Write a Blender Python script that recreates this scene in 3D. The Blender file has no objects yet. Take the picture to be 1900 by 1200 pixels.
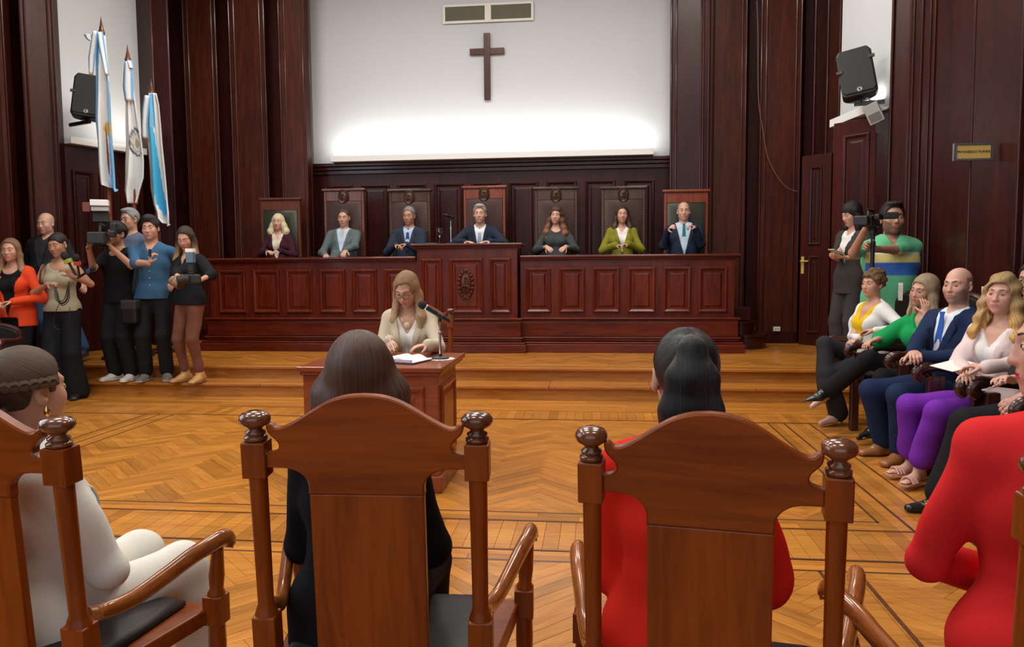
import bpy, math, random
import numpy as np
from mathutils import Vector, Matrix
random.seed(7); np.random.seed(7)
S = bpy.context.scene
COL = S.collection
PI = math.pi
def R(d): return math.radians(d)

# ---------------------------------------------------------------- camera
FPX, CH = 1400.0, 1.30
YAW, PITCH, ROLL = R(6.3), R(4.2), R(-0.43)
CAMR = (Matrix.Rotation(YAW,3,'Z') @ Matrix.Rotation(PI/2-PITCH,3,'X') @ Matrix.Rotation(ROLL,3,'Z'))
cam = bpy.data.cameras.new('camera'); cam.sensor_width = 36; cam.lens = FPX*36/1900
cam.clip_start = 0.05
camo = bpy.data.objects.new('camera', cam); COL.objects.link(camo)
camo.matrix_world = Matrix.Translation((0,0,CH)) @ CAMR.to_4x4()
S.camera = camo
def at(px, py, Y):
    """point of the room at depth Y seen at photo position px, py"""
    d = CAMR @ Vector(((px-950)/FPX, -(py-600)/FPX, -1))
    t = Y/d.y
    return Vector((d.x*t, Y, CH+d.z*t))
def atz(px, py, z):
    d = CAMR @ Vector(((px-950)/FPX, -(py-600)/FPX, -1))
    t = (z-CH)/d.z
    return Vector((d.x*t, d.y*t, z))
def WX(px, Y, py=500): return at(px, py, Y).x

# ---------------------------------------------------------------- world, lamps, exposure
w = bpy.data.worlds.new('world'); S.world = w; w.use_nodes = True
w.node_tree.nodes['Background'].inputs[0].default_value = (0.80,0.88,1.0,1)
w.node_tree.nodes['Background'].inputs[1].default_value = 0.36
S.view_settings.view_transform = 'Standard'; S.view_settings.look = 'None'
S.view_settings.gamma = 1; S.view_settings.use_curve_mapping = False
S.view_settings.exposure = 0.05
S.cycles.use_denoising = True
S.cycles.max_bounces = 6; S.cycles.diffuse_bounces = 3; S.cycles.glossy_bounces = 3
S.cycles.transmission_bounces = 4; S.cycles.sample_clamp_indirect = 6
def area(name, loc, rot, sx, sy, power, color, spread=180):
    l = bpy.data.lights.new(name, 'AREA'); l.shape = 'RECTANGLE'; l.size = sx; l.size_y = sy
    l.energy = power; l.color = color; l.spread = R(spread)
    o = bpy.data.objects.new(name, l); COL.objects.link(o); o.location = loc; o.rotation_euler = rot
    return o
WARM = (1.0,0.93,0.84); COOL = (0.72,0.84,1.0)
for x in (-4.0,-1.5,1.0):
    for y in (1.5,4.6,7.9):
        area('ceiling_lamp', (x,y,5.75), (0,0,0), 1.1, 1.1, {1.5:50,4.6:80,7.9:80}[y], WARM)
# daylight through the tall windows of the long side behind and left of the camera
area('window_daylight', (-5.9,2.6,3.2), (0,R(-90),0), 3.6, 4.2, 160, COOL)
area('window_daylight', (-1.0,-3.6,3.1), (R(90),0,0), 6.5, 3.6, 80, (0.86,0.92,1.0))
# cove tubes in the white troughs
area('cove_tube', (-1.5,10.80,2.99), (R(152),0,0), 4.55, 0.05, 31, (1,0.97,0.9))
area('cove_tube', (-5.87,9.25,2.99), (R(160),0,R(96)), 0.95, 0.05, 6, (1,0.95,0.85))
area('cove_tube', (2.86,8.55,2.99), (R(160),0,R(-94)), 0.85, 0.05, 5, (1,0.95,0.85))

# ---------------------------------------------------------------- materials
def nmat(name):
    m = bpy.data.materials.new(name); m.use_nodes = True
    nt = m.node_tree; b = nt.nodes['Principled BSDF']
    return m, nt, b
def plain(name, c, rough=0.5, metal=0.0, bump=0, bscale=200, coat=0, sheen=0, var=0.0, emit=0, trans=0, sub=0, spec=.5):
    m, nt, b = nmat(name)
    b.inputs['Base Color'].default_value = (*c,1); b.inputs['Roughness'].default_value = rough
    b.inputs['Metallic'].default_value = metal; b.inputs['Coat Weight'].default_value = coat
    b.inputs['Coat Roughness'].default_value = 0.15
    b.inputs['Sheen Weight'].default_value = sheen
    b.inputs['Specular IOR Level'].default_value = spec
    b.inputs['Transmission Weight'].default_value = trans
    if sub: b.inputs['Subsurface Weight'].default_value = sub; b.inputs['Subsurface Radius'].default_value = (0.02,0.007,0.004)
    if emit:
        b.inputs['Emission Color'].default_value = (*c,1); b.inputs['Emission Strength'].default_value = emit
    if bump or var:
        tc = nt.nodes.new('ShaderNodeTexCoord'); n = nt.nodes.new('ShaderNodeTexNoise')
        n.inputs['Scale'].default_value = bscale; n.inputs['Detail'].default_value = 3
        nt.links.new(tc.outputs['Object'], n.inputs['Vector'])
        if bump:
            bp = nt.nodes.new('ShaderNodeBump'); bp.inputs['Strength'].default_value = bump; bp.inputs['Distance'].default_value = 0.002
            nt.links.new(n.outputs['Fac'], bp.inputs['Height']); nt.links.new(bp.outputs[0], b.inputs['Normal'])
        if var:
            r = nt.nodes.new('ShaderNodeValToRGB')
            r.color_ramp.elements[0].position = .3; r.color_ramp.elements[1].position = .7
            r.color_ramp.elements[0].color = (*[x*(1-var) for x in c],1); r.color_ramp.elements[1].color = (*[min(1,x*(1+var)) for x in c],1)
            nt.links.new(n.outputs['Fac'], r.inputs[0]); nt.links.new(r.outputs[0], b.inputs['Base Color'])
    return m
def wood(name, dark, light, rough=0.3, axis='Z', scale=6, stretch=14, coat=0.3, attr=False, crough=0.12, bump=0.05, obj=False):
    m, nt, b = nmat(name); N = nt.nodes.new; L = nt.links.new
    tc = N('ShaderNodeTexCoord'); mp = N('ShaderNodeMapping'); L(tc.outputs['Object'], mp.inputs[0])
    s = {'X':(1,stretch,stretch),'Y':(stretch,1,stretch),'Z':(stretch,stretch,1)}[axis]
    mp.inputs['Scale'].default_value = s
    if True:
        oi = N('ShaderNodeObjectInfo'); mu = N('ShaderNodeMath'); mu.operation='MULTIPLY'; mu.inputs[1].default_value = 37.
        L(oi.outputs['Random'], mu.inputs[0])
        cx = N('ShaderNodeCombineXYZ'); L(mu.outputs[0], cx.inputs[0]); L(mu.outputs[0], cx.inputs[2]); L(cx.outputs[0], mp.inputs['Location'])
    n1 = N('ShaderNodeTexNoise'); n1.inputs['Scale'].default_value = scale; n1.inputs['Detail'].default_value = 6; n1.inputs['Roughness'].default_value=.6; n1.inputs['Distortion'].default_value=.6
    n2 = N('ShaderNodeTexNoise'); n2.inputs['Scale'].default_value = scale*.18; n2.inputs['Detail'].default_value = 2
    L(mp.outputs[0], n1.inputs['Vector']); L(mp.outputs[0], n2.inputs['Vector'])
    mx = N('ShaderNodeMath'); mx.operation='MULTIPLY_ADD'; mx.inputs[1].default_value=.6; L(n1.outputs['Fac'], mx.inputs[0])
    m2 = N('ShaderNodeMath'); m2.operation='MULTIPLY'; m2.inputs[1].default_value=.4; L(n2.outputs['Fac'], m2.inputs[0]); L(m2.outputs[0], mx.inputs[2])
    r = N('ShaderNodeValToRGB'); r.color_ramp.elements[0].position=.36; r.color_ramp.elements[1].position=.64
    r.color_ramp.elements[0].color=(*dark,1); r.color_ramp.elements[1].color=(*light,1)
    L(mx.outputs[0], r.inputs[0])
    out = r.outputs[0]
    if attr:
        a = N('ShaderNodeAttribute'); a.attribute_name='tone'
        mm = N('ShaderNodeMix'); mm.data_type='RGBA'; mm.blend_type='MULTIPLY'; mm.inputs[0].default_value=1
        L(out, mm.inputs[6]); L(a.outputs['Color'], mm.inputs[7]); out = mm.outputs[2]
    L(out, b.inputs['Base Color'])
    b.inputs['Roughness'].default_value = rough; b.inputs['Coat Weight'].default_value = coat; b.inputs['Coat Roughness'].default_value = crough; b.inputs['Specular IOR Level'].default_value = .25
    bp = N('ShaderNodeBump'); bp.inputs['Strength'].default_value = bump; bp.inputs['Distance'].default_value=.004
    L(n1.outputs['Fac'], bp.inputs['Height']); L(bp.outputs[0], b.inputs['Normal'])
    return m
def attrmat(name, rough=0.6, sub=0, bump=0.0, bscale=300, sheen=0):
    m = plain(name, (0.5,0.5,0.5), rough, bump=bump, bscale=bscale, sub=sub, sheen=sheen)
    a = m.node_tree.nodes.new('ShaderNodeAttribute'); a.attribute_name='col'
    m.node_tree.links.new(a.outputs['Color'], m.node_tree.nodes['Principled BSDF'].inputs['Base Color'])
    return m
M = {}
M['wall_wood'] = wood('dark_mahogany',(0.015,0.0020,0.0017),(0.046,0.0062,0.0040),rough=.38,scale=3,stretch=9,coat=.09,crough=.22)
M['wall_brown'] = wood('brown_mahogany',(0.032,0.0065,0.0035),(0.088,0.0180,0.0080),rough=.36,scale=3,stretch=9,coat=.16,crough=.22)
M['trimw'] = wood('trim_mahogany',(0.03,0.006,0.0045),(0.065,0.012,0.008),rough=.28,scale=3,coat=.3,crough=.12)
M['bench'] = wood('bench_mahogany',(0.060,0.0060,0.0025),(0.150,0.020,0.006),rough=.32,scale=4,stretch=8,coat=.2,crough=.12)
M['bench_x'] = wood('bench_mahogany_rail',(0.058,0.0065,0.003),(0.15,0.021,0.007),rough=.30,axis='X',scale=4,stretch=8,coat=.3,crough=.10)
M['desk'] = wood('desk_mahogany',(0.17,0.032,0.010),(0.31,0.075,0.024),rough=.30,axis='X',scale=4,stretch=9,coat=.3,crough=.08)
M['chair'] = wood('chair_cedar',(0.145,0.024,0.0015),(0.27,0.058,0.004),rough=.36,axis='Z',scale=3.0,stretch=14,coat=.18,crough=.18,bump=.1)
M['chair_x'] = wood('chair_cedar_cross',(0.145,0.025,0.0015),(0.28,0.062,0.005),rough=.36,axis='X',scale=3.0,stretch=14,coat=.18,crough=.18,bump=.1)
M['chair_arm'] = wood('chair_arm_polished',(0.17,0.042,0.008),(0.34,0.105,0.022),rough=.25,axis='Y',scale=5,stretch=10,coat=.7,crough=.1)
M['chair_dark'] = wood('turned_walnut',(0.07,0.02,0.008),(0.17,0.055,0.02),rough=.22,axis='Z',scale=6,stretch=5,coat=.8,crough=.08)
M['dchair'] = wood('dark_arm_chair',(0.022,0.006,0.005),(0.07,0.018,0.012),rough=.3,scale=5,coat=.6,crough=.12)
M['judge_red'] = wood('judge_chair_red',(0.14,0.026,0.010),(0.26,0.055,0.020),rough=.35,scale=5,coat=.3)
M['judge_dark'] = wood('judge_chair_dark',(0.035,0.016,0.010),(0.085,0.038,0.022),rough=.35,scale=5,coat=.3)
M['judge_mid'] = wood('judge_chair_mid',(0.08,0.022,0.012),(0.16,0.045,0.022),rough=.35,scale=5,coat=.3)
M['floor'] = wood('oak_parquet',(0.38,0.138,0.019),(0.60,0.260,0.046),rough=.32,axis='X',scale=5,stretch=9,coat=.35,attr=True,crough=.16,bump=.03)
M['line'] = wood('parquet_line',(0.07,0.025,0.010),(0.14,0.05,0.018),rough=.35,axis='X',coat=.3)
M['step'] = wood('step_oak',(0.30,0.105,0.016),(0.52,0.205,0.036),rough=.30,axis='X',scale=4,stretch=9,coat=.4,crough=.15)
M['gap'] = plain('joint_dark',(0.16,0.065,0.016),.7)
M['white'] = plain('white_plaster',(0.55,0.575,0.60),.85,bump=.15,bscale=60)
M['ledge'] = plain('white_ledge',(0.85,0.85,0.84),.5)
M['ceil'] = plain('ceiling_plaster',(0.75,0.72,0.66),.9)
M['black'] = plain('black_plastic',(0.012,0.012,0.013),.42)
M['grille'] = plain('black_grille',(0.010,0.010,0.011),.6,bump=.6,bscale=500)
M['rubber'] = plain('rubber',(0.02,0.02,0.02),.7)
M['foam'] = plain('foam_black',(0.015,0.015,0.017),.95,bump=.8,bscale=500)
M['chrome'] = plain('chrome',(0.75,0.76,0.78),.18,metal=1)
M['steel'] = plain('brushed_steel',(0.35,0.36,0.38),.35,metal=1)
M['brass'] = plain('brass',(0.72,0.50,0.14),.45,metal=.35,bump=.15,bscale=90)
M['gold'] = plain('gold',(0.8,0.58,0.2),.25,metal=1)
M['paper'] = plain('paper',(0.82,0.82,0.80),.7)
M['pink_paper'] = plain('marbled_paper',(0.52,0.46,0.50),.7,var=.35,bscale=60)
M['leather_brown'] = plain('brown_leather',(0.050,0.022,0.020),.5,bump=.3,bscale=120,spec=.3)
M['leather_green'] = plain('dark_green_leather',(0.028,0.030,0.018),.42,bump=.3,bscale=120,spec=.4)
M['leather_black'] = plain('black_leather',(0.010,0.008,0.008),.5,bump=.3,bscale=120,spec=.3)
M['glass'] = plain('clear_glass',(1,1,1),.02,trans=1)
M['wine'] = plain('water',(0.9,0.95,1),.02,trans=1)
M['grey'] = plain('light_grey_metal',(0.45,0.46,0.46),.5)
M['ventm'] = plain('vent_mesh',(0.16,0.15,0.10),.6)
M['cream'] = plain('cream_paint',(0.72,0.70,0.62),.6)
M['skin'] = attrmat('skin',.5,sub=.12)
M['cloth'] = attrmat('printed_cloth',.85)

# ---------------------------------------------------------------- object helpers
def link(o, parent=None):
    COL.objects.link(o)
    if parent is not None: o.parent = parent
    return o
def tag(o, label=None, cat=None, group=None, kind=None):
    if label: o['label'] = label
    if cat: o['category'] = cat
    if group: o['group'] = group
    if kind: o['kind'] = kind
    return o
def thing(name, label, cat, loc=(0,0,0), rz=0, group=None):
    o = bpy.data.objects.new(name, None); o.empty_display_size = .1; link(o)
    o.location = loc; o.rotation_euler = (0,0,rz)
    return tag(o, label, cat, group)
def kids(o): return [c for c in bpy.data.objects if c.parent == o]
def copy_tree(o, parent=None):
    ch = kids(o)
    c = o.copy(); link(c, parent)
    for k in ch: copy_tree(k, c)
    return c
class MB:
    def __init__(s): s.v=[]; s.f=[]; s.mi=[]; s.m=0
    def add(s, vs, fs):
        n=len(s.v); s.v += [tuple(v) for v in vs]; s.f += [tuple(i+n for i in f) for f in fs]; s.mi += [s.m]*len(fs)
        return s
    def box(s, a, b, Rm=None, c=None):
        x0,y0,z0=a; x1,y1,z1=b
        vs=[Vector(p) for p in ((x0,y0,z0),(x1,y0,z0),(x1,y1,z0),(x0,y1,z0),(x0,y0,z1),(x1,y0,z1),(x1,y1,z1),(x0,y1,z1))]
        if Rm is not None: vs=[(c or Vector((0,0,0)))+Rm@v for v in vs]
        return s.add(vs,[(3,2,1,0),(4,5,6,7),(0,1,5,4),(1,2,6,5),(2,3,7,6),(3,0,4,7)])
    def bar(s, a, b, w, h, up=(0,0,1)):
        a=Vector(a); b=Vector(b); d=(b-a).normalized(); x=d.cross(Vector(up)).normalized(); y=x.cross(d)
        vs=[]
        for p in (a,b):
            for sx,sy in ((-1,-1),(1,-1),(1,1),(-1,1)): vs.append(p+x*sx*w/2+y*sy*h/2)
        return s.add(vs,[(0,1,2,3),(7,6,5,4),(0,4,5,1),(1,5,6,2),(2,6,7,3),(3,7,4,0)])
    def tube(s, pts, r, n=8, cap=True, flat=1.0, up=(0,0,1)):
        pts=[Vector(p) for p in pts]; m=len(pts)
        rr = r if isinstance(r,(list,tuple)) else [r]*m
        ring=[]; px=None
        for i,p in enumerate(pts):
            d=(pts[min(i+1,m-1)]-pts[max(i-1,0)]).normalized()
            if px is None:
                u=Vector(up) if abs(d.dot(Vector(up)))<.95 else Vector((1,0,0))
                px=d.cross(u).normalized()
            else: px=(px-d*px.dot(d)).normalized()
            py=d.cross(px)
            ring.append([p+px*math.cos(2*PI*k/n)*rr[i]+py*math.sin(2*PI*k/n)*rr[i]*flat for k in range(n)])
        vs=[v for r_ in ring for v in r_]; fs=[]
        for i in range(m-1):
            for k in range(n): fs.append((i*n+k,i*n+(k+1)%n,(i+1)*n+(k+1)%n,(i+1)*n+k))
        if cap: fs.append(tuple(range(n-1,-1,-1))); fs.append(tuple((m-1)*n+k for k in range(n)))
        return s.add(vs,fs)
    def lathe(s, prof, c=(0,0,0), n=20, axis=None):
        c=Vector(c); vs=[]; fs=[]; m=len(prof)
        Rm = Matrix.Identity(3) if axis is None else Vector((0,0,1)).rotation_difference(Vector(axis)).to_matrix()
        for r,z in prof:
            for k in range(n): vs.append(c+Rm@Vector((r*math.cos(2*PI*k/n),r*math.sin(2*PI*k/n),z)))
        for i in range(m-1):
            for k in range(n): fs.append((i*n+k,i*n+(k+1)%n,(i+1)*n+(k+1)%n,(i+1)*n+k))
        fs.append(tuple(range(n-1,-1,-1))); fs.append(tuple((m-1)*n+k for k in range(n)))
        return s.add(vs,fs)
    def prism(s, poly, o, u, v, t):
        """poly in (u,v) extruded by t along u x v, centred"""
        o=Vector(o); u=Vector(u); v=Vector(v); nn=u.cross(v).normalized(); n=len(poly)
        vs=[o+u*a+v*b-nn*t/2 for a,b in poly]+[o+u*a+v*b+nn*t/2 for a,b in poly]
        fs=[tuple(range(n-1,-1,-1)),tuple(range(n,2*n))]+[(i,(i+1)%n,n+(i+1)%n,n+i) for i in range(n)]
        return s.add(vs,fs)
    def rings(s, o, u, v, w, h, prof):
        """moulded panel: concentric rectangles (inset, height)"""
        o=Vector(o); u=Vector(u); v=Vector(v); n=u.cross(v).normalized(); vs=[]; fs=[]
        for ins,d in prof:
            for a,b in ((ins,ins),(w-ins,ins),(w-ins,h-ins),(ins,h-ins)): vs.append(o+u*a+v*b+n*d)
        for i in range(len(prof)-1):
            for k in range(4): fs.append((i*4+k,i*4+(k+1)%4,i*4+4+(k+1)%4,i*4+4+k))
        l=(len(prof)-1)*4; fs.append((l,l+1,l+2,l+3))
        return s.add(vs,fs)
    def sph(s, c, r, n=12, Rm=None, sc=(1,1,1)):
        pr=[]; c=Vector(c); vs=[]; fs=[]; m=n//2+2
        for i in range(m+1):
            th=PI*i/m
            for k in range(n):
                q=Vector((r*sc[0]*math.sin(th)*math.cos(2*PI*k/n),r*sc[1]*math.sin(th)*math.sin(2*PI*k/n),-r*sc[2]*math.cos(th)))
                vs.append(c+(Rm@q if Rm else q))
        for i in range(m):
            for k in range(n): fs.append((i*n+k,i*n+(k+1)%n,(i+1)*n+(k+1)%n,(i+1)*n+k))
        return s.add(vs,fs)
    def build(s, name, mats, parent=None, smooth=False, bevel=0, kind=None, angle=40):
        me=bpy.data.meshes.new(name); me.from_pydata(s.v,[],s.f)
        if not isinstance(mats,(list,tuple)): mats=[mats]
        for m in mats: me.materials.append(m)
        me.polygons.foreach_set('material_index', s.mi)
        o=bpy.data.objects.new(name,me); link(o,parent)
        if smooth:
            me.polygons.foreach_set('use_smooth',[True]*len(me.polygons))
            try: me.set_sharp_from_angle(angle=R(angle))
            except Exception: pass
        if bevel:
            b=o.modifiers.new('bevel','BEVEL'); b.width=bevel; b.segments=2; b.limit_method='ANGLE'; b.angle_limit=R(40)
        if kind: o['kind']=kind
        me.update()
        return o
def catmull(pts, n=6):
    out=[]; P=[Vector(p) for p in pts]; P=[P[0]*2-P[1]]+P+[P[-1]*2-P[-2]]
    for i in range(1,len(P)-2):
        for k in range(n):
            t=k/n; a,b,c,d=P[i-1],P[i],P[i+1],P[i+2]
            out.append(.5*((2*b)+(c-a)*t+(2*a-5*b+4*c-d)*t*t+(3*b-a-3*c+d)*t**3))
    out.append(P[-2]); return out
def text(name, s, size, mat, loc, rot, parent=None, ext=0.0006, align='CENTER'):
    cu=bpy.data.curves.new(name,'FONT'); cu.body=s; cu.size=size; cu.extrude=ext; cu.align_x=align; cu.align_y='CENTER'; cu.resolution_u=2
    o=bpy.data.objects.new(name,cu); link(o)
    dg=bpy.context.evaluated_depsgraph_get(); me=bpy.data.meshes.new_from_object(o.evaluated_get(dg))
    bpy.data.objects.remove(o); me.materials.clear(); me.materials.append(mat)
    ob=bpy.data.objects.new(name,me); link(ob,parent); ob.location=loc; ob.rotation_euler=rot
    return ob
# ================================================================ SETTING
SZ1, SZ2, PLZ = 0.14, 0.28, 0.75        # step, stage, judges' platform
TOP = 5.8
def bx(name, a, b, mat, parent=None, bevel=0, kind=None):
    return MB().box(a,b).build(name, mat, parent, bevel=bevel, kind=kind)
def walls(name, pts, z0, z1, mats, side=1):
    """vertical strips through plan points (X,Y,material index)"""
    mb=MB()
    for (a,b) in zip(pts[:-1],pts[1:]):
        mb.m = a[2] if len(a)>2 else 0
        vs=[(a[0],a[1],z0),(b[0],b[1],z0),(b[0],b[1],z1),(a[0],a[1],z1)]
        mb.add(vs,[(0,1,2,3)])
    return mb.build(name, mats, kind='structure')
# --- floor
fl = bx('floor',(-6.6,-4.2,-0.12),(4.1,7.75,-0.012),M['gap'],kind='structure')
def clip(poly, x0,y0,x1,y1):
    for ax,lim,sg in ((0,x0,1),(0,x1,-1),(1,y0,1),(1,y1,-1)):
        out=[]
        for i,p in enumerate(poly):
            q=poly[(i+1)%len(poly)]; ip=(p[ax]-lim)*sg>=0; iq=(q[ax]-lim)*sg>=0
            if ip: out.append(p)
            if ip!=iq:
                t=(lim-p[ax])/(q[ax]-p[ax]); r=[0,0]; r[ax]=lim; r[1-ax]=p[1-ax]+(q[1-ax]-p[1-ax])*t; out.append(tuple(r))
        poly=out
        if not poly: return []
    return poly
PW, PL, GAP = 0.068, 6, 0.0016
def tonecol(): 
    t=random.choice([.74,.84,.9,.94,.97,1.0,1.03,1.08]); t*=random.uniform(.95,1.05)
    return (t*random.uniform(.97,1.03), t*.97, t*.92,1)
def slab_mesh(poly, name, tone=None, o=(0,0)):
    n=len(poly); vs=[(p[0]-o[0],p[1]-o[1],0) for p in poly]+[(p[0]-o[0],p[1]-o[1],-.012) for p in poly]
    fs=[tuple(range(n))]+[(i,n+i,n+(i+1)%n,(i+1)%n) for i in range(n)]
    return vs,fs
def settone(me, cols):
    a=me.attributes.new('tone','FLOAT_COLOR','POINT'); a.data.foreach_set('color', np.array(cols,dtype=np.float32).ravel())
L_=PW*PL
tonemesh=[]
for i in range(12):
    g=GAP/2
    vs,fs=slab_mesh([(-L_/2+g,-PW/2+g),(L_/2-g,-PW/2+g),(L_/2-g,PW/2-g),(-L_/2+g,PW/2-g)],'plank')
    me=bpy.data.meshes.new('plank'); me.from_pydata(vs,[],fs); me.materials.append(M['floor']); settone(me,[tonecol()]*len(vs)); tonemesh.append(me)
allp=[]   # (dist, kind, data)
rest_v=[]; rest_f=[]; rest_c=[]
def add_rest(poly, z=0):
    vs,fs=slab_mesh(poly,''); n=len(rest_v); rest_v.extend([(v[0],v[1],v[2]+z) for v in vs]); rest_f.extend([tuple(i+n for i in f) for f in fs]); rest_c.extend([tonecol()]*len(vs))
CI = CAMR.transposed()
def px_of(p):
    q=CI@(Vector(p)-Vector((0,0,CH)))
    if q.z>=-.05: return None
    return (950+FPX*q.x/-q.z, 600-FPX*q.y/-q.z)
def herring(x0,y0,x1,y1,phase=(0,0)):
    c=math.sqrt(.5)
    cx,cy=(x0+x1)/2+phase[0],(y0+y1)/2+phase[1]
    span=int(max(x1-x0,y1-y0)/PW)+20
    for m in range(-span//PL-1,span//PL+2):
        for k in range(-span*2,span*2):
            bxx,byy=k+m*PL,k-m*PL
            # rotate the stair direction (1,1) onto Y
            ctr=((bxx+PL/2)*PW,(byy+PL/2)*PW)
            wx=(ctr[0]-ctr[1])*c+cx; wy=(ctr[0]+ctr[1])*c+cy
            if wx<x0-.5 or wx>x1+.5 or wy<y0-.5 or wy>y1+.5: continue
            for (a0,b0,a1,b1,horiz) in ((0,0,PL,1,1),(0,1,1,PL+1,0)):
                g=GAP/2/PW
                q=[(bxx+a0+g,byy+b0+g),(bxx+a1-g,byy+b0+g),(bxx+a1-g,byy+b1-g),(bxx+a0+g,byy+b1-g)]
                pl=[((u-v)*PW*c+cx,(u+v)*PW*c+cy) for u,v in q]
                if all(x0<=p[0]<=x1 and y0<=p[1]<=y1 for p in pl):
                    mx=sum(p[0] for p in pl)/4; my=sum(p[1] for p in pl)/4
                    pp=px_of((mx,my,0))
                    vis = pp is not None and -20<pp[0]<1920 and pp[1]<1215
                    allp.append(((my if vis else 99), mx,my, R(45) if horiz else R(135), pl))
                else:
                    pl=clip(pl,x0,y0,x1,y1)
                    if len(pl)>2: add_rest(pl)
def boards(x0,y0,x1,y1,along,wd,ln):
    """straight boards filling a rectangle"""
    if along=='x':
        y=y0
        while y<y1-.01:
            x=x0-random.random()*ln
            while x<x1:
                p=clip([(x+.001,y+.001),(x+ln-.001,y+.001),(x+ln-.001,y+wd-.001),(x+.001,y+wd-.001)],x0,y0,x1,y1)
                if len(p)>2: add_rest(p)
                x+=ln
            y+=wd
    else:
        x=x0
        while x<x1-.01:
            p=clip([(x+.001,y0+.001),(x+wd-.001,y0+.001),(x+wd-.001,y1-.001),(x+.001,y1-.001)],x0,y0,x1,y1)
            if len(p)>2: add_rest(p)
            x+=wd
FX0,FX1,FY0,FY1=-3.92,1.55,3.80,6.38
herring(FX0+.13,FY0+.13,FX1-.13,FY1-.0)
boards(FX0,FY0,FX0+.13,FY1,'y',.07,1) if False else boards(FX0,FY0,FX0+.13,FY1,'y',.065,3)
boards(FX1-.13,FY0,FX1,FY1,'y',.065,3); boards(FX0+.13,FY0,FX1-.13,FY0+.13,'x',.065,1.1)
boards(-6.4,6.42,3.4,6.78,'y',.075,.4); boards(-6.4,6.80,3.4,7.37,'x',.085,1.3); boards(-6.4,7.37,-5.3,7.71,'x',.085,1.3)
boards(FX0,3.40,FX1,3.78,'y',.075,.4)
herring(-6.4,3.40,-4.06,6.38); boards(-4.05,3.4,FX0-.012,6.38,'y',.065,3)
herring(1.76,3.40,4.0,6.38); boards(FX1+.012,3.4,1.75,6.38,'y',.065,3)
herring(-6.4,.4,-4.06,3.26); herring(-3.9,.4,.95,3.26); boards(-4.05,.4,-3.91,3.26,'y',.07,3)
boards(.96,.4,1.10,3.26,'y',.065,3); herring(1.12,.4,4.0,3.26); boards(-6.4,3.27,3.4,3.385,'x',.055,1.1)
boards(-6.4,-4.1,3.4,.39,'x',.09,1.2)
allp.sort(key=lambda t:t[0])
for i,(d,mx,my,an,pl) in enumerate(allp):
    if i<285 and d<90:
        o=bpy.data.objects.new('plank',random.choice(tonemesh)); link(o,fl); o.location=(mx,my,random.uniform(-.0004,.0004)); o.rotation_euler=(0,0,an+(PI if random.random()<.5 else 0))
    else: add_rest(pl)
me=bpy.data.meshes.new('plank_field'); me.from_pydata(rest_v,[],rest_f); me.materials.append(M['floor']); settone(me,rest_c)
o=link(bpy.data.objects.new('plank_field',me),fl); o['kind']='stuff'
# dark inlay lines
def inlay(x0,y0,x1,y1): bx('inlay_strip',(x0,y0,-.01),(x1,y1,.0006),M['line'],fl)
for a in ((FX0-.011,FY0-.02,FX0+.004,FY1),(FX0+.118,FY0+.11,FX0+.132,FY1),(FX1-.004,FY0-.02,FX1+.011,FY1),(FX1-.132,FY0+.11,FX1-.118,FY1),
          (FX0,FY0-.02,FX1,FY0-.006),(FX0+.12,FY0+.118,FX1-.12,FY0+.132),(-6.4,6.38,3.4,6.396),(-6.4,3.385,3.4,3.40),(-6.4,3.255,3.4,3.27),
          (.945,.4,.96,3.26),(1.10,.4,1.115,3.26),(-4.06,.4,-4.045,6.38),(1.75,3.4,1.765,6.38)): inlay(*a)
# --- steps and stage
st = bx('floor_stage',(-6.6,7.71,0),(3.6,11.2,SZ2-.03),M['step'],kind='structure')
def herr_stage():
    mb_v=[];mb_f=[];cols=[]
    global rest_v,rest_f,rest_c,allp
    rest_v=[];rest_f=[];rest_c=[];allp=[]
    herring(-6.4,8.0,3.4,10.9)
    for t in allp: add_rest(t[4])
    boards(-6.4,7.80,3.4,7.99,'x',.09,1.4)
    me=bpy.data.meshes.new('plank_field'); me.from_pydata([(v[0],v[1],v[2]+SZ2) for v in rest_v],[],rest_f); me.materials.append(M['floor']); settone(me,rest_c)
    o=link(bpy.data.objects.new('plank_field',me),st); o['kind']='stuff'
herr_stage()
bx('stage_top',(-6.4,7.72,SZ2-.035),(3.4,10.9,SZ2-.0125),M['gap'],st)
bx('nosing',(-6.4,7.66,SZ2-.033),(3.4,7.795,SZ2),M['step'],st,bevel=.008)
STX=WX(152,7.35,735)
sp = bx('floor_step',(STX,7.37,0),(3.6,7.715,SZ1-.03),M['step'],kind='structure')
SW_=(3.5-STX)/9
for i in range(9):
    x0=STX+i*SW_; bx('tread',(x0+.001,7.335,SZ1-.03),(x0+SW_-.001,7.715,SZ1),M['step'],sp,bevel=.006)
# --- back wall
PXL,PXR=WX(587,11,300),WX(1240,11,300)
DZ=at(900,298,11).z
bw = MB().box((PXL-.3,11,DZ),(PXR+.3,11.12,TOP)).build('wall_back',M['white'],kind='structure')
dd = MB().box((PXL-.3,10.99,SZ2),(PXR+.3,11.12,DZ)).build('wall_dado',M['wall_wood'],kind='structure')
capm=MB(); 
for (y,z0,z1) in ((10.90,DZ-.05,DZ+.0),(10.93,DZ-.10,DZ-.05),(10.96,DZ-.16,DZ-.10)): capm.box((PXL-.05,y,z0),(PXR+.05,11,z1))
capm.build('dado_cap',M['trimw'],dd,bevel=.008)
PP=[(0,0),(0,.02),(.015,.028),(.035,.022),(.045,.004),(.075,.004),(.10,.016)]
for i in range(9):
    x=PXL+.13+i*(PXR-PXL-.2)/9
    MB().rings((x,10.99,1.35),(1,0,0),(0,0,1),.43,1.19,PP).build('panel',M['wall_wood'],dd)
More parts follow.
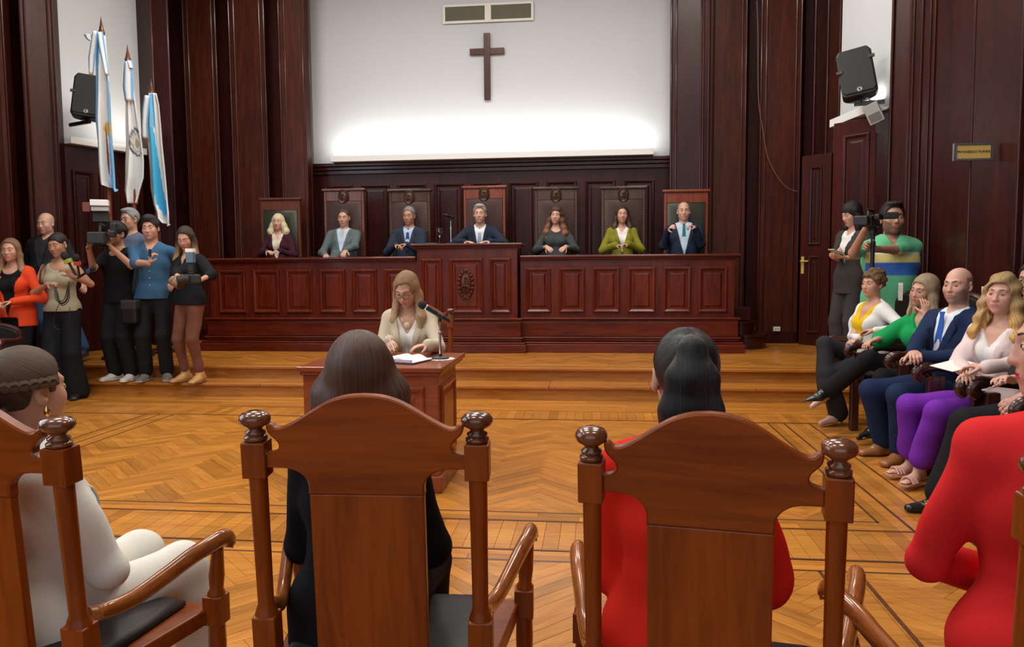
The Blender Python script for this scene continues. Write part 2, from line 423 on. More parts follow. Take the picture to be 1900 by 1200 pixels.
# ledge with the cove trough
lx0,lx1=WX(618,10.8,295),WX(1210,10.8,290)
lg=MB().box((lx0,10.80,DZ+.0),(lx1,11,DZ+.02)).box((lx0,10.76,DZ),(lx1,10.79,DZ+.085)); lg.box((lx0-.02,10.76,DZ),(lx0,11,DZ+.085)); lg.box((lx1,10.76,DZ),(lx1+.02,11,DZ+.085))
tag(lg.build('light_trough',M['ledge'],bevel=.003),'long white light trough glowing along the foot of the central white wall','light')
# --- wood columns left and right of the white wall
def prof(pts): return [(WX(p[0],p[1]),p[1],p[2]) for p in pts]
PL_=[(273,9.80,0),(300,9.62,0),(329,9.66,0),(333,10.72,0),(356,10.74,0),(357,10.5,1),(414,10.5,0),(420,10.8,0),(438,10.8,0),(440,10.5,1),(503,10.5,0),(508,10.8,0),(528,10.8,0),(530,10.5,1),(576,10.5,0),(584,10.60,0),(588,11.05,0)]
wl=walls('wall_columns_left',prof(PL_),0,TOP,[M['wall_wood'],M['wall_brown']])
PR_=[(1240,11.05,0),(1243,10.55,0),(1297,10.5,0),(1301,10.32,0),(1311,10.32,0),(1314,10.5,1),(1378,10.5,0),(1384,10.75,0),(1405,10.75,0),(1408,10.3,1),(1480,10.3,0),(1486,10.5,0),(1500,10.5,0),(1504,10.2,0),(1527,10.2,1),(1551,10.2,0),(1552,9.05,0)]
wr=walls('wall_columns_right',prof(PR_),0,TOP,[M['wall_wood'],M['wall_brown']])
def mould(px,Y,parent,z0=SZ2,z1=TOP,r=.013,mat='trimw',dy=.0):
    x=WX(px,Y); MB().tube([(x,Y-dy,z0),(x,Y-dy,z1)],r,8).build('moulding',M[mat],parent,smooth=True)
for px,Y in ((300,9.61),(329,9.65),(357,10.49),(365,10.5),(408,10.5),(415,10.49),(440,10.49),(449,10.5),(495,10.5),(503,10.49),(530,10.49),(540,10.5),(572,10.5),(583,10.6)): mould(px,Y,wl)
for px,Y in ((1243,10.54),(1252,10.54),(1297,10.5),(1301,10.31),(1311,10.31),(1320,10.5),(1372,10.5),(1379,10.49),(1407,10.29),(1416,10.3),(1470,10.3),(1479,10.29),(1504,10.19),(1527,10.19),(1549,10.19)): mould(px,Y,wr)
def baseb(p0,p1,parent,h=.16,z=SZ2,y=.03):
    MB().box((WX(*p0),min(p0[1],p1[1])-y,z),(WX(*p1),min(p0[1],p1[1]),z+h)).build('baseboard',M['wall_wood'],parent,bevel=.006)
baseb((1314,10.5),(1378,10.5),wr); baseb((1408,10.3),(1480,10.3),wr); baseb((357,10.5),(414,10.5),wl); baseb((440,10.5),(503,10.5),wl); baseb((530,10.5),(576,10.5),wl)
# --- left side wall: niche with the flags, then the near column
nl0=(WX(131,8.72),8.72); nl1=(WX(273,9.80),9.80)
walls('wall_niche_left',[(*nl0,),(*nl1,)],DZ,TOP,[M['white']])
nd=walls('wall_niche_dado_left',[(*nl0,),(*nl1,)],0,DZ,[M['wall_wood']])
dv=(Vector(nl1)-Vector(nl0)); Ln=dv.length; dv.normalize()
for i in range(3):
    a=Vector((nl0[0],nl0[1],0))+Vector((dv.x,dv.y,0))*(.08+i*Ln/3)+Vector((dv.y,-dv.x,0))*.002
    MB().rings((a.x,a.y,1.3),(dv.x,dv.y,0),(0,0,1),Ln/3-.1,1.25,PP).build('panel',M['wall_wood'],nd)
def ledge(p0,p1,side,label,h=.085):
    p0=Vector((*p0,0)); p1=Vector((*p1,0)); d=(p1-p0).normalized(); n=Vector((d.y,-d.x,0))*side; m=MB()
    z=DZ
    m.bar(p0+n*.055+Vector((0,0,z+.01)),p1+n*.055+Vector((0,0,z+.01)),.10,.02)
    m.bar(p0+n*.11+Vector((0,0,z+h/2)),p1+n*.11+Vector((0,0,z+h/2)),.02,h)
    tag(m.build('light_trough',M['ledge'],bevel=.003),label,'light')
ledge(nl0,nl1,1,'short white light trough glowing in the wall niche behind the flags')
LW_=[(-3000,-4.2)]
pts=[(-6.25,-4.2,0),(-6.25,7.5,0),(WX(-8,7.75),7.75,0),(WX(14,8.0),8.0,0),(WX(16,7.86),7.86,1),(WX(29,7.95),7.95,0),(WX(46,8.45),8.45,0),(WX(58,8.55),8.55,0),(WX(62,8.35),8.35,1),(WX(120,8.55),8.55,0),(nl0[0],nl0[1],0)]
wL=walls('wall_left',pts,0,TOP,[M['wall_wood'],M['wall_brown']])
for px,Y in ((16,7.86),(29,7.95),(62,8.35),(70,8.37),(112,8.52),(120,8.55)): mould(px,Y,wL,z0=0)
# --- right side wall
nr0=(WX(1552,9.05),9.05); nr1=(WX(1641,8.02),8.02)
walls('wall_niche_right',[(*nr0,),(*nr1,)],DZ,TOP,[M['white']])
walls('wall_niche_dado_right',[(*nr0,),(*nr1,)],0,DZ,[M['wall_wood']])
ledge(nr0,nr1,1,'short white light trough glowing in the niche under the right-hand loudspeaker')
pts=[(*nr1,0),(WX(1643,7.9),7.9,0),(WX(1676,7.75),7.75,0),(WX(1680,7.55),7.55,0),(WX(1697,7.45),7.45,0),(WX(1712,7.3),7.3,0),(WX(1720,7.2),7.2,0),(WX(1793,6.42),6.42,0),(WX(1796,6.36),6.36,0),(WX(1880,5.9),5.9,0),(WX(1885,5.86),5.86,0),(3.75,5.9,0),(3.75,-4.2,0)]
wR=walls('wall_right',pts,0,TOP,[M['wall_wood'],M['wall_brown']])
for px,Y in ((1644,7.88),(1676,7.74),(1682,7.53),(1697,7.43),(1712,7.28),(1720,7.17),(1793,6.39),(1881,5.88),(1896,5.86)): mould(px,Y,wR,z0=0,r=.011)
bx('ceiling',(-6.6,-4.2,TOP),(4.1,11.3,TOP+.1),M['ceil'],kind='structure')
# --- door leaves
def door(name, p0, p1, z0, z1, th=.05, np_=2, hand=None):
    p0=Vector((*p0,0)); p1=Vector((*p1,0)); d=(p1-p0); wd=d.length; d.normalize(); n=d.cross(Vector((0,0,1)))
    Rm=Matrix((d,-n,Vector((0,0,1)))).transposed()
    o=MB().box((0,0,z0),(wd,th,z1),Rm,p0).build(name,M['trimw'],bevel=.004,kind='structure')
    hh=(z1-z0-.45)/2
    for k in range(2):
        q=p0+Rm@Vector((.12,-.001,z0+.16+k*(hh+.14)))
        MB().rings(q,d,(0,0,1),wd-.24,hh,[(0,0),(0,.012),(.012,.018),(.03,.012),(.036,-.004),(.06,-.004),(.09,.008)]).build('panel',M['wall_wood'],o)
    if hand:
        m=MB(); q=p0+Rm@Vector((hand,-.05,z0+1.08)); m.tube([q,q+d*.11],.009,8); m.tube([q,q-Rm@Vector((0,-.05,0))],.009,8)
        m.box((hand-.02,-.006,z0+.92),(hand+.02,0,z0+1.14),Rm,p0)
        m.build('door_handle',M['brass'],o,smooth=True)
    return o
door('door_1',(WX(1484,10.15),10.15),(WX(1538,9.85),9.85),SZ2,at(1500,289,10.1).z,hand=.04)
door('door_2',(WX(1541,8.62),8.62),(WX(1628,8.22),8.22),SZ2,DZ-.03)
# ================================================================ BENCH
bn = thing('judges_bench','long panelled mahogany judges bench with a raised central block','bench',(0,0,SZ2))
BY=9.15
def rail_stack(xa,xb,y,levels,parent,name,mat='bench_x'):
    for (dy,z0,z1) in levels:
        bx(name,(xa,y-dy,z0-SZ2),(xb,y+.10,z1-SZ2),M[mat],parent,bevel=min(.008,(z1-z0)/3))
def bench_section(xa,xb,y,top,panels,pz0,pz1,depth=.45,ends=(0,0)):
    """xa..xb world X, front face at y"""
    m=MB(); m.box((xa,y,0),(xb,y+depth,top-SZ2-.05)); m.build('body',M['bench'],bn)
    e0,e1=ends
    def st_(dy,z0,z1,nm): bx(nm,(xa-(dy if e0 else 0),y-dy,z0-SZ2),(xb+(dy if e1 else 0),y+(.0 if nm!='top_board' else depth+.03),z1-SZ2),M['bench_x'],bn,bevel=min(.009,(z1-z0)/2.5))
    st_(.07,top-.03,top,'top_board'); st_(.05,top-.05,top-.031,'moulding'); st_(.025,top-.065,top-.051,'moulding')
    st_(.07,.675,.70,'moulding'); st_(.05,.65,.674,'moulding')
    st_(.045,.47,.649,'plinth_board'); st_(.075,.445,.469,'moulding'); st_(.06,.415,.444,'plinth_board'); st_(.10,.385,.41,'moulding')
    st_(.115,.28,.384,'base_board')
    for (pa,pb) in panels:
        MB().rings((pa,y-.001,pz0-SZ2),(1,0,0),(0,0,1),pb-pa,pz1-pz0,[(0,0),(0,.024),(.014,.032),(.036,.022),(.044,.003),(.062,.003),(.085,.017)]).build('panel',M['bench'],bn)
xL0,xL1=WX(392,BY,560),WX(775,BY,560)
xR0,xR1=WX(966,BY,560),WX(1362,BY,560)
bench_section(xL0,xL1,BY,1.45,[(WX(a,BY),WX(b,BY)) for a,b in ((406,455),(470,518),(531,579),(593,640),(654,699),(713,758))],.76,1.30,ends=(1,0))
bench_section(xR0,xR1,BY,1.45,[(WX(a,BY),WX(b,BY)) for a,b in ((976,1022),(1037,1085),(1100,1150),(1165,1216),(1231,1282),(1297,1350))],.76,1.30,ends=(0,1))
CY=BY-.10
xC0,xC1=WX(775,CY,560),WX(960,CY,560)
bench_section(xC0,xC1,CY,1.60,[(WX(a,CY),WX(b,CY)) for a,b in ((782,820),(834,896),(909,948))],.76,1.42,depth=.56,ends=(1,1))
# oval coat of arms carved on the centre panel
def emblem(parent,c,rx,rz,mat,n=Vector((0,-1,0))):
    m=MB(); c=Vector(c); k=18
    ring=[c+Vector((math.cos(2*PI*i/k)*rx,0,math.sin(2*PI*i/k)*rz)) for i in range(k+1)]
    for i in range(k):
        p=ring[i]; q=Vector(((p-c).x*1.0,-.012,(p-c).z)); m.sph(c+q,rx*.26,8,sc=(1,.6,1.1))
    m.lathe([(rx*.95,0),(rx*.95,.012),(rx*.82,.022),(rx*.78,.014),(rx*.5,.028),(0.001,.034)],(0,0,0),24,axis=(0,-1,0))
    # stretch the lathe to an oval
    base=len(m.v)-24*6
    m.v[base:]=[(v[0]+c.x,v[1]+c.y,v[2]*rz/rx+c.z) for v in m.v[base:]]
    # sun on top, staff with cap, clasped hands, bow
    for i in range(9):
        a=PI*i/8; m.tube([c+Vector((math.cos(a)*rx*.25,-.02,rz*1.05+math.sin(a)*rx*.2)),c+Vector((math.cos(a)*rx*.55,-.016,rz*1.05+math.sin(a)*rx*.5))],[rx*.07,rx*.02],5)
    m.sph(c+Vector((0,-.018,rz*1.05)),rx*.26,10,sc=(1,.6,1))
    m.tube([c+Vector((0,-.038,-rz*.5)),c+Vector((0,-.038,rz*.45))],rx*.06,6); m.sph(c+Vector((0,-.036,rz*.5)),rx*.2,8,sc=(1,.6,.9))
    m.tube([c+Vector((-rx*.7,-.03,-rz*.32)),c+Vector((-rx*.25,-.04,-rz*.12)),c+Vector((rx*.25,-.04,-rz*.12)),c+Vector((rx*.7,-.03,-rz*.32))],rx*.12,6)
    for s in (-1,1): m.tube([c+Vector((0,-.02,-rz*1.02)),c+Vector((s*rx*.35,-.018,-rz*1.12)),c+Vector((s*rx*.55,-.014,-rz*.98))],rx*.09,6)
    return m.build('carved_emblem',mat,parent,smooth=True,angle=60)
ec=at(864,527,CY-.03); emblem(bn,(ec.x,CY-.022,ec.z-SZ2),.085,.155,M['wall_brown'])
# rounded steps at the right end of the bench
rs=thing('bench_steps','rounded wooden steps climbing beside the right end of the bench','steps',(xR1+.22,9.55,SZ2))
def round_step(cx,cy,rx,ry,z0,z1):
    m=MB(); n=20
    for (s,a,b) in ((1,z0,z1-.03),(1.05,z1-.03,z1)):
        pr=[(cx+math.cos(2*PI*i/n)*rx*s,cy+math.sin(2*PI*i/n)*ry*s) for i in range(n)]
        m.add([(x,y,a) for x,y in pr]+[(x,y,b) for x,y in pr],[tuple(range(n,2*n)),tuple(range(n-1,-1,-1))]+[(i,(i+1)%n,n+(i+1)%n,n+i) for i in range(n)])
    return m
round_step(.02,.25,.27,.32,0,.18).build('step',M['trimw'],rs,smooth=True)
round_step(-.02,.35,.20,.26,.181,.33).build('step',M['trimw'],rs,smooth=True)
bx('step',(-.17,.22,.331),(.1,.6,.50),M['trimw'],rs,bevel=.01)
# judges' platform
bx('floor_platform',(xL0+.05,BY+.58,SZ2),(xR1-.02,10.97,PLZ),M['step'],kind='structure')
# wall socket
sk=thing('wall_socket','small white wall socket on the baseboard right of the bench','socket',(WX(1441,10.26,610),10.26,at(1441,610,10.26).z))
bx('plate',(-.045,-.012,-.03),(.045,0,.03),M['cream'],sk,bevel=.003); m=MB()
for s in (-.015,.015): m.tube([(s,-.016,0),(s,-.010,0)],.006,8)
m.build('hole',M['black'],sk)
# cross
cr=thing('cross','plain dark wooden cross hanging on the white back wall','cross',(at(904,124,10.97).x,10.985,at(904,124,10.97).z))
k=10.97/1400
bx('upright',(-.046,-.035,-.47),(.046,0,.47),M['wall_brown'],cr,bevel=.004); bx('crossbar',(-.25,-.032,.17),(-.0461,0,.26),M['wall_brown'],cr,bevel=.004); bx('crossbar',(.0461,-.032,.17),(.25,0,.26),M['wall_brown'],cr,bevel=.004)
# vent
v0=at(822,40,10.98); v1=at(990,5,10.98)
vt=thing('ventilation_grille','cream framed double ventilation grille high on the white wall above the cross','vent',((v0.x+v1.x)/2,10.98,(at(900,24,10.98).z)))
W2=(v1.x-v0.x)/2; m=MB()
for a,b in (((-W2,-.02,-.13),(W2,0,-.10)),((-W2,-.02,.10),(W2,0,.13)),((-W2,-.02,-.10),(-W2+.035,0,.10)),((W2-.035,-.02,-.10),(W2,0,.10)),((-.045,-.02,-.10),(.045,0,.10))): m.box(a,b)
m.build('frame',M['cream'],vt,bevel=.002)
for s in (-1,1):
    a=-W2+.035 if s<0 else .045; b=-.045 if s<0 else W2-.035
    bx('mesh_backing',(a,-.004,-.10),(b,-.001,.10),M['ventm'],vt)
    for i in range(12): bx('slat',(a,-.013,-.095+i*.0165),(b,-.005,-.089+i*.0165),M['ventm'],vt)
# sign
ws=thing('brass_sign','engraved brass PROHIBIDO FUMAR plate on the dark panelled wall','sign',(0,0,0))
c0=at(1771,282,6.10); c1=at(1839,282,6.10); slen=(c1-c0).length; ws.location=(c0+c1)/2
bx('plate',(-slen/2+.01,-.015,-.05),(slen/2-.01,0,.05),M['brass'],ws,bevel=.002)
m=MB()
for a,b in (((-slen/2+.0095,-.02,-.065),(slen/2-.0095,.005,-.051)),((-slen/2+.0095,-.02,.051),(slen/2-.0095,.005,.065)),((-slen/2-.012,-.02,-.065),(-slen/2+.009,.005,.065)),((slen/2-.009,-.02,-.065),(slen/2+.006,.02,.065))): m.box(a,b)
m.build('frame',M['steel'],ws)
text('lettering','PROHIBIDO FUMAR',.0265,M['black'],(0,-.0165,0),(PI/2,0,0),ws)
# cable hanging on the right columns
pts=[at(x,y,10.2) for x,y in ((1405,0),(1407,60),(1408,180),(1416,240),(1425,290),(1442,325),(1460,347),(1480,355))]
tag(MB().tube(catmull([Vector((p.x,10.22,p.z)) for p in pts],5),.006,6).build('wall_cable',plain('cable_brown',(.16,.07,.05),.5),smooth=True),'thin brown cable looping down the dark columns beside the door','cable')
# ================================================================ FURNITURE
def finial_profile(s=1.0):
    return [(r*s*(1.07 if z>.03 else 1),z*s*.93) for r,z in [(.020,0),(.024,.004),(.024,.010),(.018,.014),(.021,.018),(.021,.022),(.014,.027),(.013,.031),(.020,.036),(.028,.043),(.0305,.051),(.030,.058),(.025,.066),(.015,.071),(.001,.0725)]]
def arm_chair(label, loc, rz, lean=4, arms=(1,1), sc=1.0):
    """high-backed cedar armchair; the sitter looks along local +Y, origin on the floor below the back posts"""
    t=thing('wooden_armchair',label,'chair',loc,rz,'wooden armchairs with arched backs')
    hw=.2265; la=R(lean)
    def B(x,y,z): # point of the leaning back plane (z along the back from the seat at .42)
        h=z-.42
        return Vector((x*sc, (y*math.cos(la)-h*math.sin(la)), .42+h*math.cos(la)+y*math.sin(la)))
    Rb=Matrix.Rotation(la,3,'X')
    for s in (-1,1):
        # block, turned column, lower block
        m=MB(); m.box((-.0245,-.0245,.852),(.0245,.0245,.932)); m.v=[tuple(B(s*hw+v[0],v[1],v[2])) for v in m.v]
        p=m.build('post_block',M['chair'],t,bevel=.003)
        m=MB(); m.lathe([(r,z) for r,z in [(.0245,.53),(.021,.542),(.0165,.555),(.0175,.70),(.0185,.80),(.0188,.851)]],n=18)
        m.v=[tuple(B(s*hw+v[0],v[1],v[2])) for v in m.v]; m.build('back_column',M['chair'],t,smooth=True)
        m=MB(); m.box((-.0245,-.0245,.30),(.0245,.0245,.53)); m.v=[tuple(B(s*hw+v[0],v[1],v[2])) for v in m.v]; m.build('post_block',M['chair'],t,bevel=.003)
        m=MB(); m.lathe(finial_profile(.98),n=24); m.v=[tuple(B(s*hw+v[0],v[1],v[2]+.932)) for v in m.v]
        m.build('finial',M['chair_dark'],t,smooth=True,angle=70)
        MB().tube([B(s*hw,0,.30),(s*hw,-.02,0)],[.024,.017],10).build('leg',M['chair'],t,smooth=True)
        MB().tube([(s*.315,.42,.35),(s*.315,.42,.28),(s*.315,.42,.05),(s*.315,.42,0)],[.022,.024,.018,.022],12).build('leg',M['chair'],t,smooth=True)
        m=MB(); m.box((s*.315-.026,.394,.335),(s*.315+.026,.446,.415)); m.build('leg_block',M['chair'],t,bevel=.003)
        # turned arm support
        MB().tube([(s*.317,.42,.415),(s*.317,.42,.422),(s*.318,.42,.432),(s*.320,.42,.47),(s*.324,.418,.51),(s*.328,.416,.548)],[.0235,.0235,.018,.021,.018,.0155],14).build('arm_support',M['chair'],t,smooth=True)
        # scrolled arm
        b0=B(s*hw,.018,.540)
        pts=catmull([b0,(s*.246,.08,.512),(s*.268,.16,.512),(s*.292,.25,.534),(s*.314,.33,.558),(s*.328,.39,.568),(s*.334,.43,.570),(s*.335,.455,.556),(s*.335,.448,.538)],5)
        n=len(pts); rr=[.019+.006*min(1,i/(n*.7)) - (.004 if i>n-4 else 0) for i in range(n)]
        MB().tube(pts,rr,14,flat=.78,up=(1,0,0)).build('arm',M['chair_arm'],t,smooth=True,angle=60)
    # crest rail, cut from a board
    half=[(0,1.036),(.035,1.033),(.07,1.022),(.10,1.005),(.13,.985),(.155,.970),(.172,.963),(.183,.964),(.190,.970),(.197,.972),(.2005,.967),(.197,.952),(.186,.940),(.178,.931),(.176,.920),(.182,.912),(.194,.907),(.204,.906)]
    low=[(.204,.874),(.165,.873),(.145,.868),(.130,.858),(.121,.845),(.1185,.832),(.1185,.815)]
    sm=[(v.x,v.y) for v in catmull([(a,b,0) for a,b in half],3)]
    sl=[(v.x,v.y) for v in catmull([(a,b,0) for a,b in low],3)]
    right=sm+sl; poly=right+[(-a,b) for a,b in reversed(right[1:])] 
    m=MB(); n=len(poly)
    # rounded edge: inner ring slightly smaller on both faces
    def ringv(off,y):
        out=[]
        for i,(a,b) in enumerate(poly):
            p,q=poly[i-1],poly[(i+1)%n]; tx,ty=q[0]-p[0],q[1]-p[1]; l=math.hypot(tx,ty) or 1
            out.append((a-(ty/l)*-off*-1 if False else a+(ty/l)*off*1.0, y, b-(tx/l)*off))
        return out
    vs=[]
    for off,y in ((.0035,-.0135),(0,-.010),(0,.010),(.0035,.0135)): vs+=ringv(off,y)
    m.add(vs,[tuple(range(n-1,-1,-1)),tuple(range(3*n,4*n))]+[(k*n+i,k*n+(i+1)%n,(k+1)*n+(i+1)%n,(k+1)*n+i) for k in range(3) for i in range(n)])
    m.v=[tuple(B(*v)) for v in m.v]
    m.build('crest_rail',M['chair_x'],t,smooth=True,angle=30)
    m=MB(); m.box((-.1175,-.011,.39),(.1175,.011,.8148)); m.v=[tuple(B(*v)) for v in m.v]; m.build('splat',M['chair'],t,bevel=.003)
    m=MB(); m.prism([(-.25,-.01),(.25,-.01),(.305,.425),(-.305,.425)],(0,0,.36),(1,0,0),(0,1,0),.045); m.build('seat_frame',M['chair_x'],t,bevel=.006)
    m=MB(); m.rings((-.235,.02,.386),(1,0,0),(0,1,0),.47,.38,[(0,0),(0,.012),(.02,.024),(.07,.03)]); m.build('seat',M['leather_black'],t,smooth=True,angle=60)
    for s in (-1,1): MB().bar((s*.235,.0,.17),(s*.313,.42,.17),.022,.03).build('stretcher',M['chair'],t)
    bx('stretcher',(-.22,.205,.16),(.22,.235,.18),M['chair'],t)
    return t
CHR={}
def fgchair(key,label,pxl,pxr,Yl,Yr,zf=.95,**k):
    """place by its two finials (photo columns and depths)"""
    a=at(pxl,830,Yl); b=at(pxr,830,Yr); a.z=b.z=0
    c=(a+b)/2; d=b-a; rz=math.atan2(d.y,d.x)
    CHR[key]=(c,rz)
    n=Vector((-d.y,d.x,0)).normalized()
    return arm_chair(label,(c.x,c.y,0)+Vector((0,0,0)) if False else Vector((c.x,c.y,0))+n*.034,rz,sc=d.length/.453,**k)
fgchair('c2','arched wooden armchair occupied by the woman with long brown hair and black clothes',476,886,1.55,1.57)
fgchair('c3','arched wooden armchair occupied by the ponytailed woman in red',1098,1557,1.44,1.37)
fgchair('c1','arched wooden armchair of the woman in white, cut off by the left edge',-262,112,1.52,1.46)
fgchair('c4','wooden armchair cut off by the right edge, holding the second woman in red',1925,2385,1.27,1.29)

# --- desk of the speaker
d0=atz(553,688,.74); d1=atz(815,686,.74)
DY=4.20; DX0=WX(549,DY,690); DX1=WX(820,DY,690); DBY=4.98
dk=thing('speaker_desk','small panelled reddish desk in the middle of the parquet','desk',((DX0+DX1)/2,DY,0))
wd=(DX1-DX0)/2; dd_=DBY-DY
bx('top_board',(-wd,-.0,.705),(wd,dd_,.735),M['desk'],dk,bevel=.006)
bx('moulding',(-wd+.015,.015,.685),(wd-.015,dd_-.015,.704),M['desk'],dk,bevel=.005)
bx('body',(-wd+.03,.03,.10),(wd-.03,dd_-.2,.684),M['desk'],dk,bevel=.003)
bx('plinth',(-wd+.012,.012,0),(wd-.012,dd_-.19,.10),M['desk'],dk,bevel=.008)
dp=[(0,0),(0,.010),(.012,.016),(.03,.010),(.038,-.0),(.055,-.0),(.075,.008)]
pwid=(2*wd-.06-.24)/2
for i in range(2): MB().rings((-wd+.03+.08+i*(pwid+.08),.0295,.16),(1,0,0),(0,0,1),pwid,.46,dp).build('panel',M['desk'],dk)
MB().rings((wd-.0295,.09,.16),(0,1,0),(0,0,1),dd_-.35,.46,dp).build('panel',M['desk'],dk)
MB().rings((-wd+.0295,.09+dd_-.35,.16),(0,-1,0),(0,0,1),dd_-.35,.46,dp).build('panel',M['desk'],dk)
DTOP=.735
# --- speaker's own chair (post visible behind her)
sp=arm_chair('arched wooden armchair behind the small desk, holding the speaker in beige',(0,0,0),0,sc=1.0)
sx=WX(776,5.55,600); sp.location=(sx,5.62,0); sp.rotation_euler=(0,0,PI)
# --- book, doily, microphone, pen on the desk
bk=thing('open_book','open hardback book with white pages lying on the speaker desk','book',(WX(748,4.52,655),4.50,DTOP+.001),R(-18))
m=MB(); m.box((-.15,-.12,0),(.15,.13,.006)); m.build('cover',plain('book_cover',(.02,.022,.03),.5),bk,bevel=.002)
m=MB(); n=10
for s in (-1,1):
    pr=[]; 
    for i in range(n+1):
        u=i/n; pr.append((s*.003+s*.138*u,.008+.030*math.sin(PI*min(1,u*1.15+.12))*(1-u*.55)))
    vs=[(x,-.112,z) for x,z in pr]+[(x,.122,z) for x,z in pr]+[(x,-.112,.007) for x,z in pr]+[(x,.122,.007) for x,z in pr]
    k=n+1; fs=[]
    for i in range(n):
        fs+= [(i,i+1,k+i+1,k+i),(2*k+i,i,i+1,2*k+i+1)[::1],(3*k+i,3*k+i+1,k+i+1,k+i)]
    fs+=[(n,2*k+n,3*k+n,k+n)]
    m.m=0; m.add(vs,fs)
m.build('pages',M['paper'],bk,smooth=True)
bx('page_edge',(-.14,-.1135,.0075),(.14,-.1125,.024),M['pink_paper'],bk)
dl=thing('doily','white lace doily under the microphone stand','doily',(WX(817,4.62,658),4.62,DTOP+.0008))
m=MB(); k=72; 
vs=[(0,0,.002)]+[((.088+.006*math.cos(i*PI/2.25*1))*math.cos(2*PI*i/k),(.088+.006*math.cos(i*PI/2.25))*math.sin(2*PI*i/k),.002) for i in range(k)]+[((.088+.006*math.cos(i*PI/2.25))*math.cos(2*PI*i/k),(.088+.006*math.cos(i*PI/2.25))*math.sin(2*PI*i/k),0) for i in range(k)]
m.add(vs,[(0,1+i,1+(i+1)%k) for i in range(k)]+[(1+i,1+k+i,1+k+(i+1)%k,1+(i+1)%k) for i in range(k)])
m.build('lace',plain('lace',(.75,.73,.68),.9,bump=.8,bscale=180),dl)
def desk_mic(loc, label, tip, hgt, foam=.022, base=.055):
    t=thing('microphone',label,'microphone',loc)
    m=MB(); m.lathe([(base,0),(base,.008),(base*.86,.014),(.012,.018),(.012,.03)],n=24); m.build('base',M['black'],t,smooth=True)
    m=MB(); m.tube([(0,0,.028),(0,0,hgt*.62)],.0075,10); m.lathe([(.0075,hgt*.55),(.011,hgt*.555),(.011,hgt*.62),(.0075,hgt*.63)],n=12); m.tube([(0,0,hgt*.62),(0,0,hgt*.86)],.005,10); m.build('stand_pole',M['chrome'],t,smooth=True)
    tip=Vector(tip); c=Vector((0,0,hgt)); d=(tip-c).normalized(); back=c-d*.075
    m=MB(); m.tube([(0,0,hgt*.85),(0,0,hgt-.016)],.010,10); m.tube([c-d*.02,c+d*.02],.0155,12); m.build('clip',M['black'],t,smooth=True)
    m=MB(); m.tube([back,back+d*.012,back+d*.014,tip-d*.02],[.0105,.0105,.0125,.016],14); m.build('handle',plain('mic_body',(.02,.03,.045),.25,metal=.6),t,smooth=True)
    m=MB(); m.tube([tip-d*.022,tip-d*.012],.0175,14); m.build('ring',M['chrome'],t,smooth=True)
    m=MB(); m.sph(tip+d*.008,foam,16,Rm=Vector((0,0,1)).rotation_difference(d).to_matrix(),sc=(1,1,1.18)); m.build('foam_windscreen',M['foam'],t,smooth=True)
    return t
tipw=at(786,567,4.60); mb_=Vector((WX(817,4.62,658),4.62,DTOP+.003)); ctr=at(820,585,4.62)
desk_mic(mb_,'black microphone with foam head on a chrome stand on the speaker desk',tipw-mb_,ctr.z-mb_.z,foam=.026)
# --- things on the bench
jm=Vector((WX(836,9.35,452),9.38,1.601)); tp=at(829,399,9.3); c2=at(838,402,9.38)
desk_mic(jm,'slim bench microphone with an orange tip beside the wine glass',(tp.x-jm.x-.02,-.12,tp.z-jm.z),c2.z-jm.z,foam=.018,base=.07)
t=thing('wine_glass','stemmed glass half full of water on the raised centre of the bench','glass',(WX(816,9.30,452),9.30,1.601))
m=MB(); m.lathe([(.032,0),(.030,.003),(.006,.008),(.004,.03),(.004,.085),(.012,.095),(.03,.115),(.037,.145),(.036,.175),(.031,.205),(.030,.205),(.0345,.175),(.0355,.145),(.028,.118),(.010,.098),(.001,.097)],n=24); m.build('goblet',M['glass'],t,smooth=True)
m=MB(); m.lathe([(.001,.098),(.010,.099),(.027,.118),(.0345,.143),(.0345,.146),(.001,.146)],n=24); m.build('water',M['wine'],t,smooth=True)
tag(bx('blue_folder',(WX(792,9.4,450),9.3,1.4505+.151),(WX(812,9.4,450),9.5,1.451+.17),plain('navy_cover',(.03,.06,.12),.5),bevel=.003),'dark blue notebook lying beside the wine glass on the bench','notebook')
tag(bx('loose_papers',(WX(878,9.25,452),9.15,1.6005),(WX(928,9.25,452),9.4,1.606),M['paper'],bevel=.001),'white sheets lying before the silver-haired man at the centre','paper')
